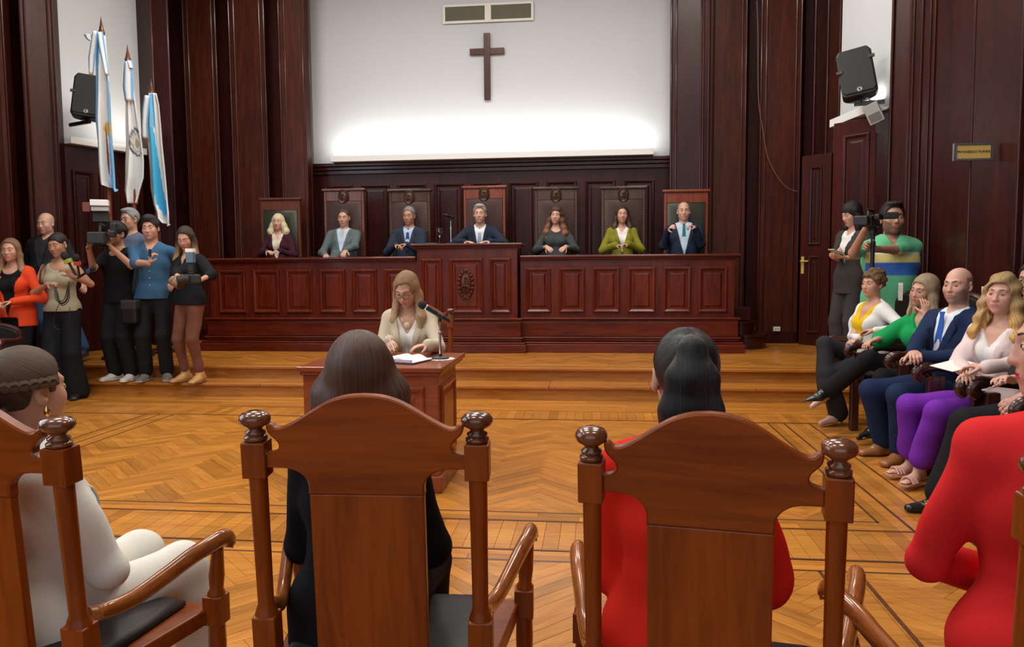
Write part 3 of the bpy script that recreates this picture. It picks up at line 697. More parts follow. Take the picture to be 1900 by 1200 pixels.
# --- judges' chairs
def judge_chair(label, px, topy, Y, mat, leather, hw=.285, emb=True, back_only=False):
    x=WX(px,Y,450); ztop=at(px,topy,Y).z-PLZ
    t=thing('high_backed_chair',label,'chair',(x,Y,PLZ),0,'judges high-backed chairs')
    mt=M[mat]; lt=M[leather]
    for s in (-1,1):
        bx('post',(s*hw-.035 if s>0 else -hw,-.03,0),(hw if s>0 else -hw+.035,.03,ztop-.035),mt,t,bevel=.006)
        bx('leg',(s*hw-.05 if s>0 else -hw,-.52,0),(hw if s>0 else -hw+.05,-.47,.40),mt,t,bevel=.006)
        m=MB(); m.tube([(s*(hw+.01),-.02,.70),(s*(hw+.015),-.2,.71),(s*(hw+.02),-.40,.70),(s*(hw+.02),-.50,.695),(s*(hw+.02),-.53,.67)],[.022,.024,.026,.034,.030],10); m.build('arm',M['leather_black'],t,smooth=True)
        m=MB(); m.tube([(s*(hw+.01),-.44,.40),(s*(hw+.015),-.44,.69)],.02,8); m.build('arm_support',mt,t,smooth=True)
    bx('top_rail',(-hw+.0355,-.028,ztop-.17),(hw-.0355,.028,ztop-.0355),mt,t,bevel=.004)
    bx('cornice',(-hw-.025,-.05,ztop-.034),(hw+.025,.045,ztop),mt,t,bevel=.008)
    m=MB(); m.rings((-hw+.036,-.032,.50),(1,0,0),(0,0,1),2*hw-.072,ztop-.17-.50-.001,[(0,-.02),(0,.004),(.012,.02),(.05,.036),(.11,.043)]); m.build('back_cushion',lt,t,smooth=True,angle=80)
    # studs
    m=MB(); zz=.52
    while zz<ztop-.19:
        for s in (-1,1): m.sph((s*(hw-.045),-.042,zz),.006,6)
        zz+=.035
    o=m.build('studs',M['brass'] if leather!='leather_black' else M['brass'],t); o['kind']='stuff'
    bx('seat_frame',(-hw,-.52,.38),(hw,.0,.43),mt,t,bevel=.006)
    m=MB(); m.rings((-hw+.01,-.51,.431),(1,0,0),(0,1,0),2*hw-.02,.47,[(0,0),(0,.03),(.03,.06),(.1,.07)]); m.build('seat_cushion',lt,t,smooth=True,angle=80)
    if emb:
        m=MB(); m.lathe([(.072,0),(.074,.02),(.060,.038),(.05,.028),(.03,.04),(.001,.046)],n=20,axis=(0,-1,0)); m.v=[(v[0],v[1]-.035,v[2]*1.45+ztop-.115) for v in m.v]
        m.sph((0,-.075,ztop-.09),.02,8); m.tube([(-.03,-.07,ztop-.14),(0,-.08,ztop-.125),(.03,-.07,ztop-.14)],.009,6)
        m.tube([(0,-.078,ztop-.16),(0,-.078,ztop-.10)],.006,6)
        m.build('carved_oval',M['judge_dark'],t,smooth=True,angle=60)
    return t
JY=10.25
JUD=[(523,367,'judge_mid','leather_green',False,'reddish high-backed chair with green leather holding the blonde woman'),
(641,350,'judge_mid','leather_brown',True,'high-backed chair with oval crest holding the man in grey suit'),
(762,351,'judge_dark','leather_brown',True,'dark high-backed chair with oval crest behind the man in navy striped tie'),
(900,345,'judge_red','leather_brown',True,'bright reddish central high-backed chair with oval crest'),
(1032,347,'judge_dark','leather_brown',True,'dark crested high-backed chair behind the woman in charcoal with long hair'),
(1156,346,'judge_dark','leather_brown',True,'dark crested high-backed chair behind the woman in the olive blazer'),
(1272,352,'judge_red','leather_green',False,'reddish high-backed chair with green leather holding the bald man')]
for px,ty,mt,lt,e,lb in JUD: judge_chair(lb,px,ty,JY,mt,lt,emb=e)
# --- dark armchairs of the right-hand row (sitters look along -X)
def dark_chair(label, loc, rz, paper=False, ht=1.08):
    """sitter looks along local -Y"""
    t=thing('dark_armchair',label,'chair',loc,rz,'dark leather armchairs along the right wall')
    mt=M['dchair']
    for s in (-1,1):
        m=MB(); m.tube([(s*.25,.03,.0),(s*.25,.0,.42),(s*.24,.05,ht-.06)],[.024,.026,.022],8); m.build('post',mt,t,smooth=True)
        bx('leg',(s*.27-.03,-.50,0),(s*.27+.03,-.44,.40),mt,t,bevel=.008)
        bx('arm_support',(s*.275-.028,-.47,.40),(s*.275+.028,-.40,.62),mt,t,bevel=.008)
        m=MB(); m.tube(catmull([(s*.26,.02,.66),(s*.27,-.12,.65),(s*.28,-.28,.66),(s*.28,-.42,.675),(s*.28,-.50,.665),(s*.28,-.53,.63),(s*.28,-.50,.60)],4),[.026]*14+[.034]*11,10,flat=.85,up=(1,0,0)); m.build('arm',mt,t,smooth=True)
    arch=[(-.245,.50),(.245,.50),(.245,ht-.10)]+[(.245*math.cos(a),ht-.10+.09*math.sin(a)) for a in [PI*i/10 for i in range(1,10)]]+[(-.245,ht-.10)]
    m=MB(); m.prism(arch,(0,.03,0),(1,0,0),(0,0,1),.05); m.build('backrest',M['leather_black'],t,bevel=.012)
    m=MB(); m.tube([(-.245,.05,ht-.12)]+[(.25*math.cos(PI-a),.05,ht-.10+.10*math.sin(a)) for a in [PI*i/10 for i in range(11)]]+[(.245,.05,ht-.12)],.022,8); m.build('crest',mt,t,smooth=True)
    bx('seat_frame',(-.27,-.50,.36),(.27,.02,.41),mt,t,bevel=.008)
    m=MB(); m.rings((-.25,-.49,.411),(1,0,0),(0,1,0),.50,.48,[(0,0),(0,.03),(.03,.055),(.1,.065)]); m.build('seat_cushion',M['leather_black'],t,smooth=True,angle=80)
    if paper:
        p=bx('paper_label',(-.045,-.004,ht-.07),(.045,-.002,ht+.075),M['paper'],t); p.location=(-.10,.0,0); p['label']='white paper label folded over the chair back'
        for k in range(3): bx('printed_line',(-.032,-.0046,ht+.045-.018*k),(.028,-.0041,ht+.049-.018*k),M['grey'],p)
    return t
ROW=[(2.36,6.42),(2.52,5.80),(2.42,5.19),(2.36,4.58),(2.40,3.97)]
RL=['dark armchair with a white label on its back, under the curly-haired woman','dark armchair under the blonde woman in green','dark armchair with a white label, under the bearded man in navy suit','dark armchair under the woman in violet trousers','dark armchair nearest the camera in the right row, under black trousers']
for i,(x,y) in enumerate(ROW): dark_chair(RL[i],(x+.14,y,0),R(-90),paper=(i in (0,2)))
# second row behind
b1=dark_chair('dark armchair with wooden crest in the second row under the brass sign',(3.24,5.62,0),R(-50),ht=1.42)
l=dark_chair('dark armchair glimpsed at the left edge before the woman in coral',(WX(-12,6.6,640),6.55,0),R(20),ht=.80)
# ================================================================ FLAGS, LOUDSPEAKERS
def cloth_grid(fn, nu, nv):
    m=MB(); vs=[fn(i/nu,j/nv) for j in range(nv+1) for i in range(nu+1)]
    m.add(vs,[(j*(nu+1)+i,j*(nu+1)+i+1,(j+1)*(nu+1)+i+1,(j+1)*(nu+1)+i) for j in range(nv) for i in range(nu)]); return m
def setcol(o, fn):
    me=o.data; n=len(me.vertices); co=np.empty(n*3,dtype=np.float32); me.vertices.foreach_get('co',co); co=co.reshape(-1,3)
    c=fn(co); a=me.attributes.new('col','FLOAT_COLOR','POINT'); a.data.foreach_set('color',np.c_[c,np.ones(n)].astype(np.float32).ravel())
SKY=np.array([.20,.47,.80]); WHT=np.array([.80,.81,.80]); SUNC=np.array([.72,.42,.08]); TURQ=np.array([.05,.42,.72])
def flag(label, px, Y, ytop, outline, colfn, ribbon, lean=0, zbase=SZ2):
    """outline: list of (left px, right px, py) rows down the hanging cloth"""
    p=at(px,ytop,Y); t=thing('flag_on_pole',label,'flag',(p.x,Y,zbase)); H=p.z-zbase
    m=MB(); m.lathe([(.16,0),(.16,.02),(.13,.045),(.05,.06),(.035,.10)],n=24); m.build('base',M['trimw'],t,smooth=True)
    m=MB(); m.tube([(0,0,.08),(0,0,H-.26)],.021,12); m.build('pole',M['desk'],t,smooth=True)
    m=MB(); m.lathe([(.021,H-.26),(.034,H-.25),(.034,H-.235),(.02,H-.225),(.03,H-.205),(.036,H-.18),(.026,H-.15),(.012,H-.08),(.001,H)],n=16); m.build('spearhead',M['chair_dark'],t,smooth=True,angle=60)
    rows=outline; nv=(len(rows)-1)*8; nu=30
    def fn(u,v):
        f=v*(len(rows)-1); i=min(int(f),len(rows)-2); a=f-i
        L=rows[i][0]*(1-a)+rows[i+1][0]*a; Rr=rows[i][1]*(1-a)+rows[i+1][1]*a; py=rows[i][2]*(1-a)+rows[i+1][2]*a
        if len(rows[i])>3: py += (rows[i][3]*(1-a)+rows[i+1][3]*a)*(u)
        q=at(L+(Rr-L)*u,py,Y); amp=.012+.05*v
        return (q.x-p.x, -.03+amp*math.sin(u*9.5+v*2.1)-.02*math.sin(u*21), q.z-zbase)
    m=cloth_grid(fn,nu,nv); o=m.build('cloth',M['cloth'],t,smooth=True,angle=180)
    sd=o.modifiers.new('thick','SOLIDIFY'); sd.thickness=.004
    uv=[(i/nu,j/nv) for j in range(nv+1) for i in range(nu+1)]
    cols=np.array([colfn(u,v) for u,v in uv]); a=o.data.attributes.new('col','FLOAT_COLOR','POINT'); a.data.foreach_set('color',np.c_[cols,np.ones(len(cols))].astype(np.float32).ravel())
    for (rw,stripes) in ribbon:
        def fr(u,v,rw=rw):
            f=v*(len(rw)-1); i=min(int(f),len(rw)-2); a=f-i
            L=rw[i][0]*(1-a)+rw[i+1][0]*a; Rr=rw[i][1]*(1-a)+rw[i+1][1]*a; py=rw[i][2]*(1-a)+rw[i+1][2]*a
            q=at(L+(Rr-L)*u,py,Y); return (q.x-p.x,-.085-.012*math.sin(u*5),q.z-zbase)
        m=cloth_grid(fr,9,14); r=m.build('ribbon',M['cloth'],t,smooth=True,angle=180); r.modifiers.new('thick','SOLIDIFY').thickness=.005
        cc=[]
        for j in range(15):
            for i in range(10):
                u,v=i/9,j/14
                cc.append(np.array([.7,.42,.06]) if v>.93 else (SKY if (u<.30 or u>.70) else WHT))
        a=r.data.attributes.new('col','FLOAT_COLOR','POINT'); a.data.foreach_set('color',np.c_[np.array(cc),np.ones(len(cc))].astype(np.float32).ravel())
    return t,p
def argcol(u,v):
    s=u+ (v-.5)*.55
    c = SKY if s<.22 else (WHT if s<.78-.1*v else SKY)
    # sun where the emblem shows
    d=math.hypot((u-.72)*.20,(v-.50)*1.0*.9)
    return SUNC if d<.045 and s<1.3 else c
f1,p1=flag('blue and white flag with a golden sun on the tallest left pole',187,8.18,30,
 [(186,198,68),(181,203,110),(180,208,170),(178,211,220),(181,214,260),(182,219,300),(186,223,340,12),(204,225,344,14)],argcol,
 [([(182,190,62),(178,188,85),(174,185,110),(175,181,143)],3),([(190,199,64),(193,203,90),(200,207,120),(205,210,143)],3),([(165,181,68),(170,181,76),(176,184,80)],3)])
def crestcol(u,v):
    d=abs(math.hypot((u-.62)*.30,(v-.42)*.75)); return np.array([.10,.10,.10]) if .065<d<.078 else (np.array([.45,.36,.20]) if d<.028 else (np.array([.35,.36,.33]) if .04<d<.058 and (int(math.atan2(v-.42,(u-.62)*.4)*6)%2==0) else WHT*.97))
f2,p2=flag('white flag with a round dark emblem on the middle left pole',236,8.48,82,
 [(240,250,165),(236,255,190),(235,262,230),(235,270,270),(232,274,300),(231,275,330),(231,268,355),(238,262,378)],crestcol,
 [([(240,252,118),(238,254,140),(237,255,165),(241,255,191)],3),([(243,253,116),(247,254,124),(249,255,130)],3)])
def turqcol(u,v):
    s=u-(v-.55)*.5
    if v<.28: return WHT if u<.3 or u>.62 else TURQ*.9+.1
    return TURQ if .30<s<.62 and v<.86 else WHT
f3,p3=flag('white flag with a turquoise band on the shortest pole nearest the columns',280,8.85,145,
 [(280,293,174),(274,299,195),(272,303,230),(276,306,270),(278,311,310),(279,316,350),(284,319,380),(292,321,398,22),(304,320,412,8)],turqcol,
 [([(276,286,180),(272,283,205),(271,280,235),(270,282,260)],3)])
def loudspeaker(label, cpx, cpy, Y, W, H, tilt, yaw, arm_to, cable=None):
    c=at(cpx,cpy,Y); t=thing('loudspeaker',label,'loudspeaker',c,yaw)
    Rm=Matrix.Rotation(R(tilt),3,'Y')@Matrix.Rotation(R(-14),3,'X')
    def tr(m): m.v=[tuple(Rm@Vector(v)) for v in m.v]; return m
    w=W/2;h=H/2
    out=[(-w*.86,-h),(w*.86,-h),(w,-h*.88),(w,h*.80),(w*.80,h),(-w*.80,h),(-w,h*.80),(-w,-h*.88)]
    inn=[(a*.62,b*.8) for a,b in out]
    n=8; m=MB(); vs=[(a,0,b) for a,b in out]+[(a*.97,.14,b*.97) for a,b in out]+[(a,.28,b) for a,b in inn]
    m.add(vs,[tuple(range(n))]+[(k*n+(i+1)%n,k*n+i,(k+1)*n+i,(k+1)*n+(i+1)%n) for k in range(2) for i in range(n)]+[tuple(range(3*n-1,2*n-1,-1))])
    tr(m).build('cabinet',M['black'],t,bevel=.02)
    g=[(a*.90,b*.91+.012*H) for a,b in out]; m=MB(); m.add([(a,-.014,b) for a,b in g]+[(a*1.03,.002,b*1.03) for a,b in g],[tuple(range(n))]+[((i+1)%n,i,n+i,n+(i+1)%n) for i in range(n)])
    tr(m).build('front_grille',M['grille'],t,bevel=.006)
    m=MB(); m.lathe([(.024,0),(.024,.006),(.018,.008),(.016,.004),(.001,.004)],n=16,axis=(0,-1,0)); m.v=[(v[0],v[1]-.016,v[2]-h*.80) for v in m.v]; 
    m2=MB(); m2.tube([(-.009,-.026,-h*.80+.008),(.002,-.026,-h*.80+.012),(-.004,-.026,-h*.80),(.006,-.026,-h*.80-.010),(-.006,-.026,-h*.80-.012)],.004,5)
    tr(m).build('badge',M['grey'],t,smooth=True); tr(m2).build('badge_mark',M['black'],t)
    for s in (-1,1):
        m=MB(); m.box((s*w*.93-.03,-.022,h*.25-.015+.05*s),(s*w*.93+.03,-.004,h*.25+.02+.05*s)); tr(m).build('handle_notch',M['black'],t,bevel=.004)
    # bracket
    Rz=Matrix.Rotation(-yaw,3,'Z'); a=Rz@(at(*arm_to)-c); k=Rm@Vector((0,.12,-h+.01))
    elbow=Vector((k.x,k.y,a.z)); m=MB(); m.tube([k,elbow+Vector((0,0,-.02))],.018,10); m.bar(elbow+(elbow-a).normalized()*.06,a,.03,.04); m.build('bracket',M['black'],t)
    return t
loudspeaker('black loudspeaker on a wall arm behind the left flag',163,176,8.50,.33,.54,6,R(28),(130,232,8.68))
loudspeaker('black loudspeaker tilted forward on a bracket in the right-hand niche',1589,132,8.02,.33,.515,-10,R(-18),(1642,188,7.99))
t=at(1621,210,7.98); fl_=thing('floodlight','small pale floodlight hanging below the right-hand loudspeaker','lamp',t,R(-30))
m=MB(); m.box((-.07,-.02,-.10),(.07,.05,.10)); m.v=[tuple(Matrix.Rotation(R(-22),3,'Y')@Matrix.Rotation(R(15),3,'X')@Vector(v)) for v in m.v]; m.build('housing',M['grey'],fl_,bevel=.006)
m=MB(); m.box((-.055,-.026,-.08),(.055,-.021,.0)); m.v=[tuple(Matrix.Rotation(R(-22),3,'Y')@Matrix.Rotation(R(15),3,'X')@Vector(v)) for v in m.v]; m.build('sensor_panel',plain('sensor',(.18,.17,.15),.4),fl_)
m=MB(); m.tube([(-.16,.02,.25),(-.08,.03,.17),(.0,.04,.10)],.009,6); m.tube([(.0,.05,.02),(.10,.1,.05)],.012,6); m.build('cable',M['cream'],fl_,smooth=True)
# ================================================================ PEOPLE: signed distance figures
F32=np.float32
def V3(*a): return np.array(a,dtype=float)
def unit(a): a=np.asarray(a,float); return a/(np.linalg.norm(a)+1e-12)
def rot(yaw=0,pitch=0,roll=0):
    """figure faces -Y; pitch>0 nods down, yaw>0 turns to its own left (+X)"""
    return np.array(Matrix.Rotation(R(yaw),3,'Z')@Matrix.Rotation(R(pitch),3,'X')@Matrix.Rotation(R(roll),3,'Y'))
class SDF:
    def __init__(s): s.p=[]; s.cuts=[]; s.disp=None
    def seg(s,a,b,ra,rb,k=.02,sub=False): s.p.append(('s',V3(*a),V3(*b),ra,rb,k,sub)); return s
    def ell(s,c,r,Rm=None,k=.02,sub=False): s.p.append(('e',V3(*c),V3(*r),np.eye(3) if Rm is None else Rm,k,sub)); return s
    def loft(s,a,b,side,ra,rb,k=.03,sub=False): s.p.append(('l',V3(*a),V3(*b),unit(side),ra,rb,k,sub)); return s
    def bounds(s):
        lo=np.full(3,1e9); hi=-lo
        for p in s.p:
            if p[-1]: continue
            if p[0]=='s': r=max(p[3],p[4]); a=np.minimum(p[1],p[2])-r; b=np.maximum(p[1],p[2])+r
            elif p[0]=='e': e=np.abs(p[3])@p[2]; a=p[1]-e; b=p[1]+e
            else: r=max(*p[4],*p[5]); a=np.minimum(p[1],p[2])-r; b=np.maximum(p[1],p[2])+r
            lo=np.minimum(lo,a); hi=np.maximum(hi,b)
        return lo,hi
    def mesh(s,h,fine=(),clipz=None):
        lo,hi=s.bounds(); m=.03; lo=lo-m; hi=hi+m
        if clipz is not None: lo[2]=max(lo[2],clipz)
        ax=[]
        for d in range(3):
            x=lo[d]; L=[x]
            while x<hi[d]:
                st=h
                for (flo,fhi,fh) in fine:
                    if flo[d]-h<=x<=fhi[d]: st=min(st,fh)
                x+=st; L.append(x)
            ax.append(np.array(L,dtype=F32))
        X=ax[0][:,None,None]; Y=ax[1][None,:,None]; Z=ax[2][None,None,:]
        D=np.full((len(ax[0]),len(ax[1]),len(ax[2])),.2,dtype=F32)
        for p in s.p:
            k=p[-2]; mg=k+.035
            if p[0]=='s': r=max(p[3],p[4]); a=np.minimum(p[1],p[2])-r; b=np.maximum(p[1],p[2])+r
            elif p[0]=='e': e=np.abs(p[3])@p[2]; a=p[1]-e; b=p[1]+e
            else: r=max(*p[4],*p[5]); a=np.minimum(p[1],p[2])-r; b=np.maximum(p[1],p[2])+r
            sl=[]
            for d in range(3):
                i0=max(0,np.searchsorted(ax[d],a[d]-mg)-1); i1=min(len(ax[d]),np.searchsorted(ax[d],b[d]+mg)+1); sl.append(slice(i0,max(i1,i0)))
            if any(q.start>=q.stop for q in sl): continue
            x=X[sl[0]]; y=Y[:,sl[1]]; z=Z[:,:,sl[2]]
            if p[0]=='s':
                A,B=p[1],p[2]; ab=B-A; l2=max(ab@ab,1e-9)
                h_=np.clip(((x-A[0])*ab[0]+(y-A[1])*ab[1]+(z-A[2])*ab[2])/l2,0,1)
                dx=x-A[0]-h_*ab[0]; dy=y-A[1]-h_*ab[1]; dz=z-A[2]-h_*ab[2]
                d_=np.sqrt(dx*dx+dy*dy+dz*dz)-(p[3]+(p[4]-p[3])*h_)
            elif p[0]=='e':
                c=p[1]; r=p[2]; Rm=p[3]; qx=x-c[0]; qy=y-c[1]; qz=z-c[2]
                k0=0;k1=0
                for j in range(3):
                    u=qx*Rm[0,j]+qy*Rm[1,j]+qz*Rm[2,j]; k0=k0+(u/r[j])**2; k1=k1+(u/r[j]**2)**2
                k0=np.sqrt(k0); d_=k0*(k0-1)/np.maximum(np.sqrt(k1),1e-6)
            else:
                A,B,sd=p[1],p[2],p[3]; ab=B-A; L=np.linalg.norm(ab); t=ab/max(L,1e-9); sd=unit(sd-t*(sd@t)); n=np.cross(t,sd)
                qx=x-A[0]; qy=y-A[1]; qz=z-A[2]
                al=qx*t[0]+qy*t[1]+qz*t[2]; hh=np.clip(al/L,0,1); over=al-hh*L
                v=qx*sd[0]+qy*sd[1]+qz*sd[2]; w_=qx*n[0]+qy*n[1]+qz*n[2]
                rx=p[4][0]+(p[5][0]-p[4][0])*hh; ry=p[4][1]+(p[5][1]-p[4][1])*hh; rz=np.minimum(rx,ry)
                k0=np.sqrt((v/rx)**2+(w_/ry)**2+(over/rz)**2); k1=np.sqrt((v/rx**2)**2+(w_/ry**2)**2+(over/rz**2)**2)
                d_=k0*(k0-1)/np.maximum(k1,1e-6)
            cur=D[sl[0],sl[1],sl[2]]
            if p[-1]:
                h_=np.clip(.5-.5*(cur+d_)/k,0,1); D[sl[0],sl[1],sl[2]]=cur*(1-h_)+(-d_)*h_+k*h_*(1-h_)
            else:
                h_=np.clip(.5+.5*(cur-d_)/k,0,1); D[sl[0],sl[1],sl[2]]=cur*(1-h_)+d_*h_-k*h_*(1-h_)
        if s.disp is not None: D+=s.disp(X,Y,Z).astype(F32)
        for c in s.cuts: D=c(X,Y,Z,D).astype(F32)
        D[0]=D[-1]=.1; D[:,0]=D[:,-1]=.1; D[:,:,0]=D[:,:,-1]=.1
        return surfnet(ax,D)
def surfnet(ax,D):
    s=D<0
    c=np.zeros(tuple(n-1 for n in D.shape),dtype=np.int8)
    sls=(slice(None,-1),slice(1,None))
    for a in (0,1):
        for b in (0,1):
            for d in (0,1): c+=s[sls[a],sls[b],sls[d]]
    act=(c>0)&(c<8); I,J,K=np.nonzero(act); n=len(I)
    if n==0: return np.zeros((0,3)),np.zeros((0,4),int)
    idx=np.full(c.shape,-1,dtype=np.int64); idx[I,J,K]=np.arange(n)
    P=np.zeros((n,3)); W=np.zeros(n)
    G=ax
    for d in range(3):
        o1,o2=[e for e in range(3) if e!=d]
        for u in (0,1):
            for v in (0,1):
                A=[I.copy(),J.copy(),K.copy()]; A[o1]=A[o1]+u; A[o2]=A[o2]+v; B=[q.copy() for q in A]; B[d]=B[d]+1
                da=D[A[0],A[1],A[2]]; db=D[B[0],B[1],B[2]]; m=(da<0)!=(db<0)
                t=da/np.where(m,da-db,1)
                pos=np.stack([G[e][A[e]].astype(float) for e in range(3)],1); pos[:,d]+=t*(G[d][B[d]]-G[d][A[d]])
                P[m]+=pos[m]; W[m]+=1
    P/=W[:,None]
    Q=[]
    sx=s[:-1]!=s[1:]; i,j,k=np.nonzero(sx); m=(j>0)&(k>0)&(j<D.shape[1]-1)&(k<D.shape[2]-1); i,j,k=i[m],j[m],k[m]
    q=np.stack([idx[i,j-1,k-1],idx[i,j,k-1],idx[i,j,k],idx[i,j-1,k]],1); f=~s[i,j,k]; q[f]=q[f][:,::-1]; Q.append(q)
    sx=s[:,:-1]!=s[:,1:]; i,j,k=np.nonzero(sx); m=(i>0)&(k>0)&(i<D.shape[0]-1)&(k<D.shape[2]-1); i,j,k=i[m],j[m],k[m]
    q=np.stack([idx[i-1,j,k-1],idx[i-1,j,k],idx[i,j,k],idx[i,j,k-1]],1); f=~s[i,j,k]; q[f]=q[f][:,::-1]; Q.append(q)
    sx=s[:,:,:-1]!=s[:,:,1:]; i,j,k=np.nonzero(sx); m=(i>0)&(j>0)&(i<D.shape[0]-1)&(j<D.shape[1]-1); i,j,k=i[m],j[m],k[m]
    q=np.stack([idx[i-1,j-1,k],idx[i,j-1,k],idx[i,j,k],idx[i-1,j,k]],1); f=~s[i,j,k]; q[f]=q[f][:,::-1]; Q.append(q)
    Q=np.concatenate(Q); Q=Q[(Q>=0).all(1)]
    return P,Q
def fastmesh(name,P,Q,mat,parent,col=None,relax=1):
    if relax and len(Q):
        # light laplacian relaxation
        A=np.zeros_like(P); cnt=np.zeros(len(P))
        for a,b in ((0,1),(1,2),(2,3),(3,0)):
            np.add.at(A,Q[:,a],P[Q[:,b]]); np.add.at(A,Q[:,b],P[Q[:,a]]); np.add.at(cnt,Q[:,a],1); np.add.at(cnt,Q[:,b],1)
        P=P*.5+.5*A/np.maximum(cnt,1)[:,None]
    me=bpy.data.meshes.new(name); me.vertices.add(len(P)); me.vertices.foreach_set('co',P.astype(F32).ravel())
    me.loops.add(Q.size); me.loops.foreach_set('vertex_index',Q.astype(np.int32).ravel())
    me.polygons.add(len(Q)); me.polygons.foreach_set('loop_start',np.arange(0,Q.size,4,dtype=np.int32))
    me.polygons.foreach_set('use_smooth',np.ones(len(Q),dtype=bool)); me.update(calc_edges=True); me.validate()
    me.materials.append(mat)
    if col is not None:
        c=col(P); a=me.attributes.new('col','FLOAT_COLOR','POINT'); a.data.foreach_set('color',np.c_[c,np.ones(len(P))].astype(F32).ravel())
    o=bpy.data.objects.new(name,me); link(o,parent); return o
_mc={}
def fabric(c,rough=.85,bump=.25,scale=350,sheen=.1):
    k=(tuple(c),rough,bump)
    if k not in _mc: _mc[k]=plain('fabric',c,rough,bump=bump,bscale=scale,var=.04,spec=.1)
    return _mc[k]
def hairmat(c,c2=None,sp=.35,ztop=0,zlen=.3):
    k=('h',tuple(c),tuple(c2 or ()),round(ztop,3),zlen,sp)
    if k in _mc: return _mc[k]
    m,nt,b=nmat('hair'); N=nt.nodes.new; L=nt.links.new
    tc=N('ShaderNodeTexCoord'); at_=N('ShaderNodeAttribute'); at_.attribute_name='sa'
    mp=N('ShaderNodeMapping'); mp.inputs['Scale'].default_value=(4,4,4); L(tc.outputs['Object'],mp.inputs[0])
    wn=N('ShaderNodeTexNoise'); wn.inputs['Scale'].default_value=1; L(mp.outputs[0],wn.inputs['Vector'])
    ma=N('ShaderNodeMath'); ma.operation='MULTIPLY_ADD'; ma.inputs[1].default_value=.6; L(wn.outputs['Fac'],ma.inputs[0]); L(at_.outputs['Fac'],ma.inputs[2])
    n=N('ShaderNodeTexNoise'); n.noise_dimensions='1D'; n.inputs['Scale'].default_value=14; n.inputs['Detail'].default_value=7; n.inputs['Roughness'].default_value=.72; L(ma.outputs[0],n.inputs['W'])
    def ramp(c,lo,hi):
        r=N('ShaderNodeValToRGB'); r.color_ramp.elements[0].position=.36; r.color_ramp.elements[1].position=.66
        r.color_ramp.elements[0].color=(*[x*lo for x in c],1); r.color_ramp.elements[1].color=(*[min(1,x*hi) for x in c],1); L(n.outputs['Fac'],r.inputs[0]); return r.outputs[0]
    out=ramp(c,.5,1.3)
    if c2:
        o2=ramp(c2,.55,1.3)
        sx=N('ShaderNodeSeparateXYZ'); L(tc.outputs['Object'],sx.inputs[0]); mr=N('ShaderNodeMapRange'); mr.inputs['From Min'].default_value=ztop; mr.inputs['From Max'].default_value=ztop-zlen; L(sx.outputs['Z'],mr.inputs['Value'])
        mm=N('ShaderNodeMix'); mm.data_type='RGBA'; L(mr.outputs[0],mm.inputs[0]); L(out,mm.inputs[6]); L(o2,mm.inputs[7]); out=mm.outputs[2]
    L(out,b.inputs['Base Color']); b.inputs['Roughness'].default_value=sp; b.inputs['Specular IOR Level'].default_value=.35
    bp=N('ShaderNodeBump'); bp.inputs['Strength'].default_value=.75; bp.inputs['Distance'].default_value=.004; L(n.outputs['Fac'],bp.inputs['Height']); L(bp.outputs[0],b.inputs['Normal'])
    _mc[k]=m; return m
def setsa(o,P,fn):
    a=o.data.attributes.new('sa','FLOAT','POINT'); a.data.foreach_set('value',fn(P).astype(F32))
def folds(amp,seed,sc=28):
    rs=np.random.RandomState(seed); dirs=[unit(rs.randn(3)*np.array([1,1,.55]))*sc*rs.uniform(.6,1.6) for _ in range(5)]; ph=rs.uniform(0,6,5)
    def f(X,Y,Z):
        r=0
        for d,p in zip(dirs,ph): r=r+np.sin(X*d[0]+Y*d[1]+Z*d[2]+p+.9*np.sin(X*d[1]*.7+Z*d[0]*.6))
        return amp*r/2.2
    return f
SKIN={'fair':(.60,.34,.25),'light':(.56,.31,.215),'tan':(.45,.235,.15),'olive':(.40,.215,.14),'dark':(.27,.14,.09),'pale':(.66,.40,.31)}
eye_mats=[plain('eye_white',(.72,.70,.68),.3),plain('iris_brown',(.045,.022,.012),.15),plain('lash_line',(.03,.018,.015),.6),None]
def eye_mesh(parent,c,Rh,r,skinmat,gaze=(0,0),iris=None,open_=1.0,skincol=(.5,.3,.2),shut=False):
    nu,nv=20,14; vs=[];fs=[];mi=[]
    g=rot(gaze[0],gaze[1])
    for i in range(nv+1):
        th=PI*i/nv
        for k in range(nu): 
            q=np.array([math.sin(th)*math.cos(2*PI*k/nu),-math.cos(th),math.sin(th)*math.sin(2*PI*k/nu)])   # pole at -Y
            vs.append(q)
    cols=[]
    for i in range(nv):
        for k in range(nu):
            f=(i*nu+k,(i+1)*nu+k,(i+1)*nu+(k+1)%nu,i*nu+(k+1)%nu); fs.append(f)
            cc=unit(sum(vs[j] for j in f)); z=cc[2]; ax_=abs(cc[0])
            gc=g@np.array([0,-1,0]); 
            lim=(.26 if not shut else -.25)*open_*(1-.5*ax_**2); lo=-.26*open_*(1-.5*ax_**2)
            if z>lim: mi.append(2 if z<lim+.16 else 3)
            elif z<lo: mi.append(3)
            elif cc@gc>.80: mi.append(1)
            else: mi.append(0)
    P=[tuple(np.asarray(c)+Rh@(v*r)) for v in vs]
    m=MB(); m.add(P,fs); m.mi=mi
    lid=plain('eyelid',skincol,.5) if ('lid',skincol) not in _mc else _mc[('lid',skincol)]; _mc[('lid',skincol)]=lid
    ir=eye_mats[1] if iris is None else iris
    return m.build('eye',[eye_mats[0],ir,eye_mats[2],lid],parent,smooth=True,angle=180)
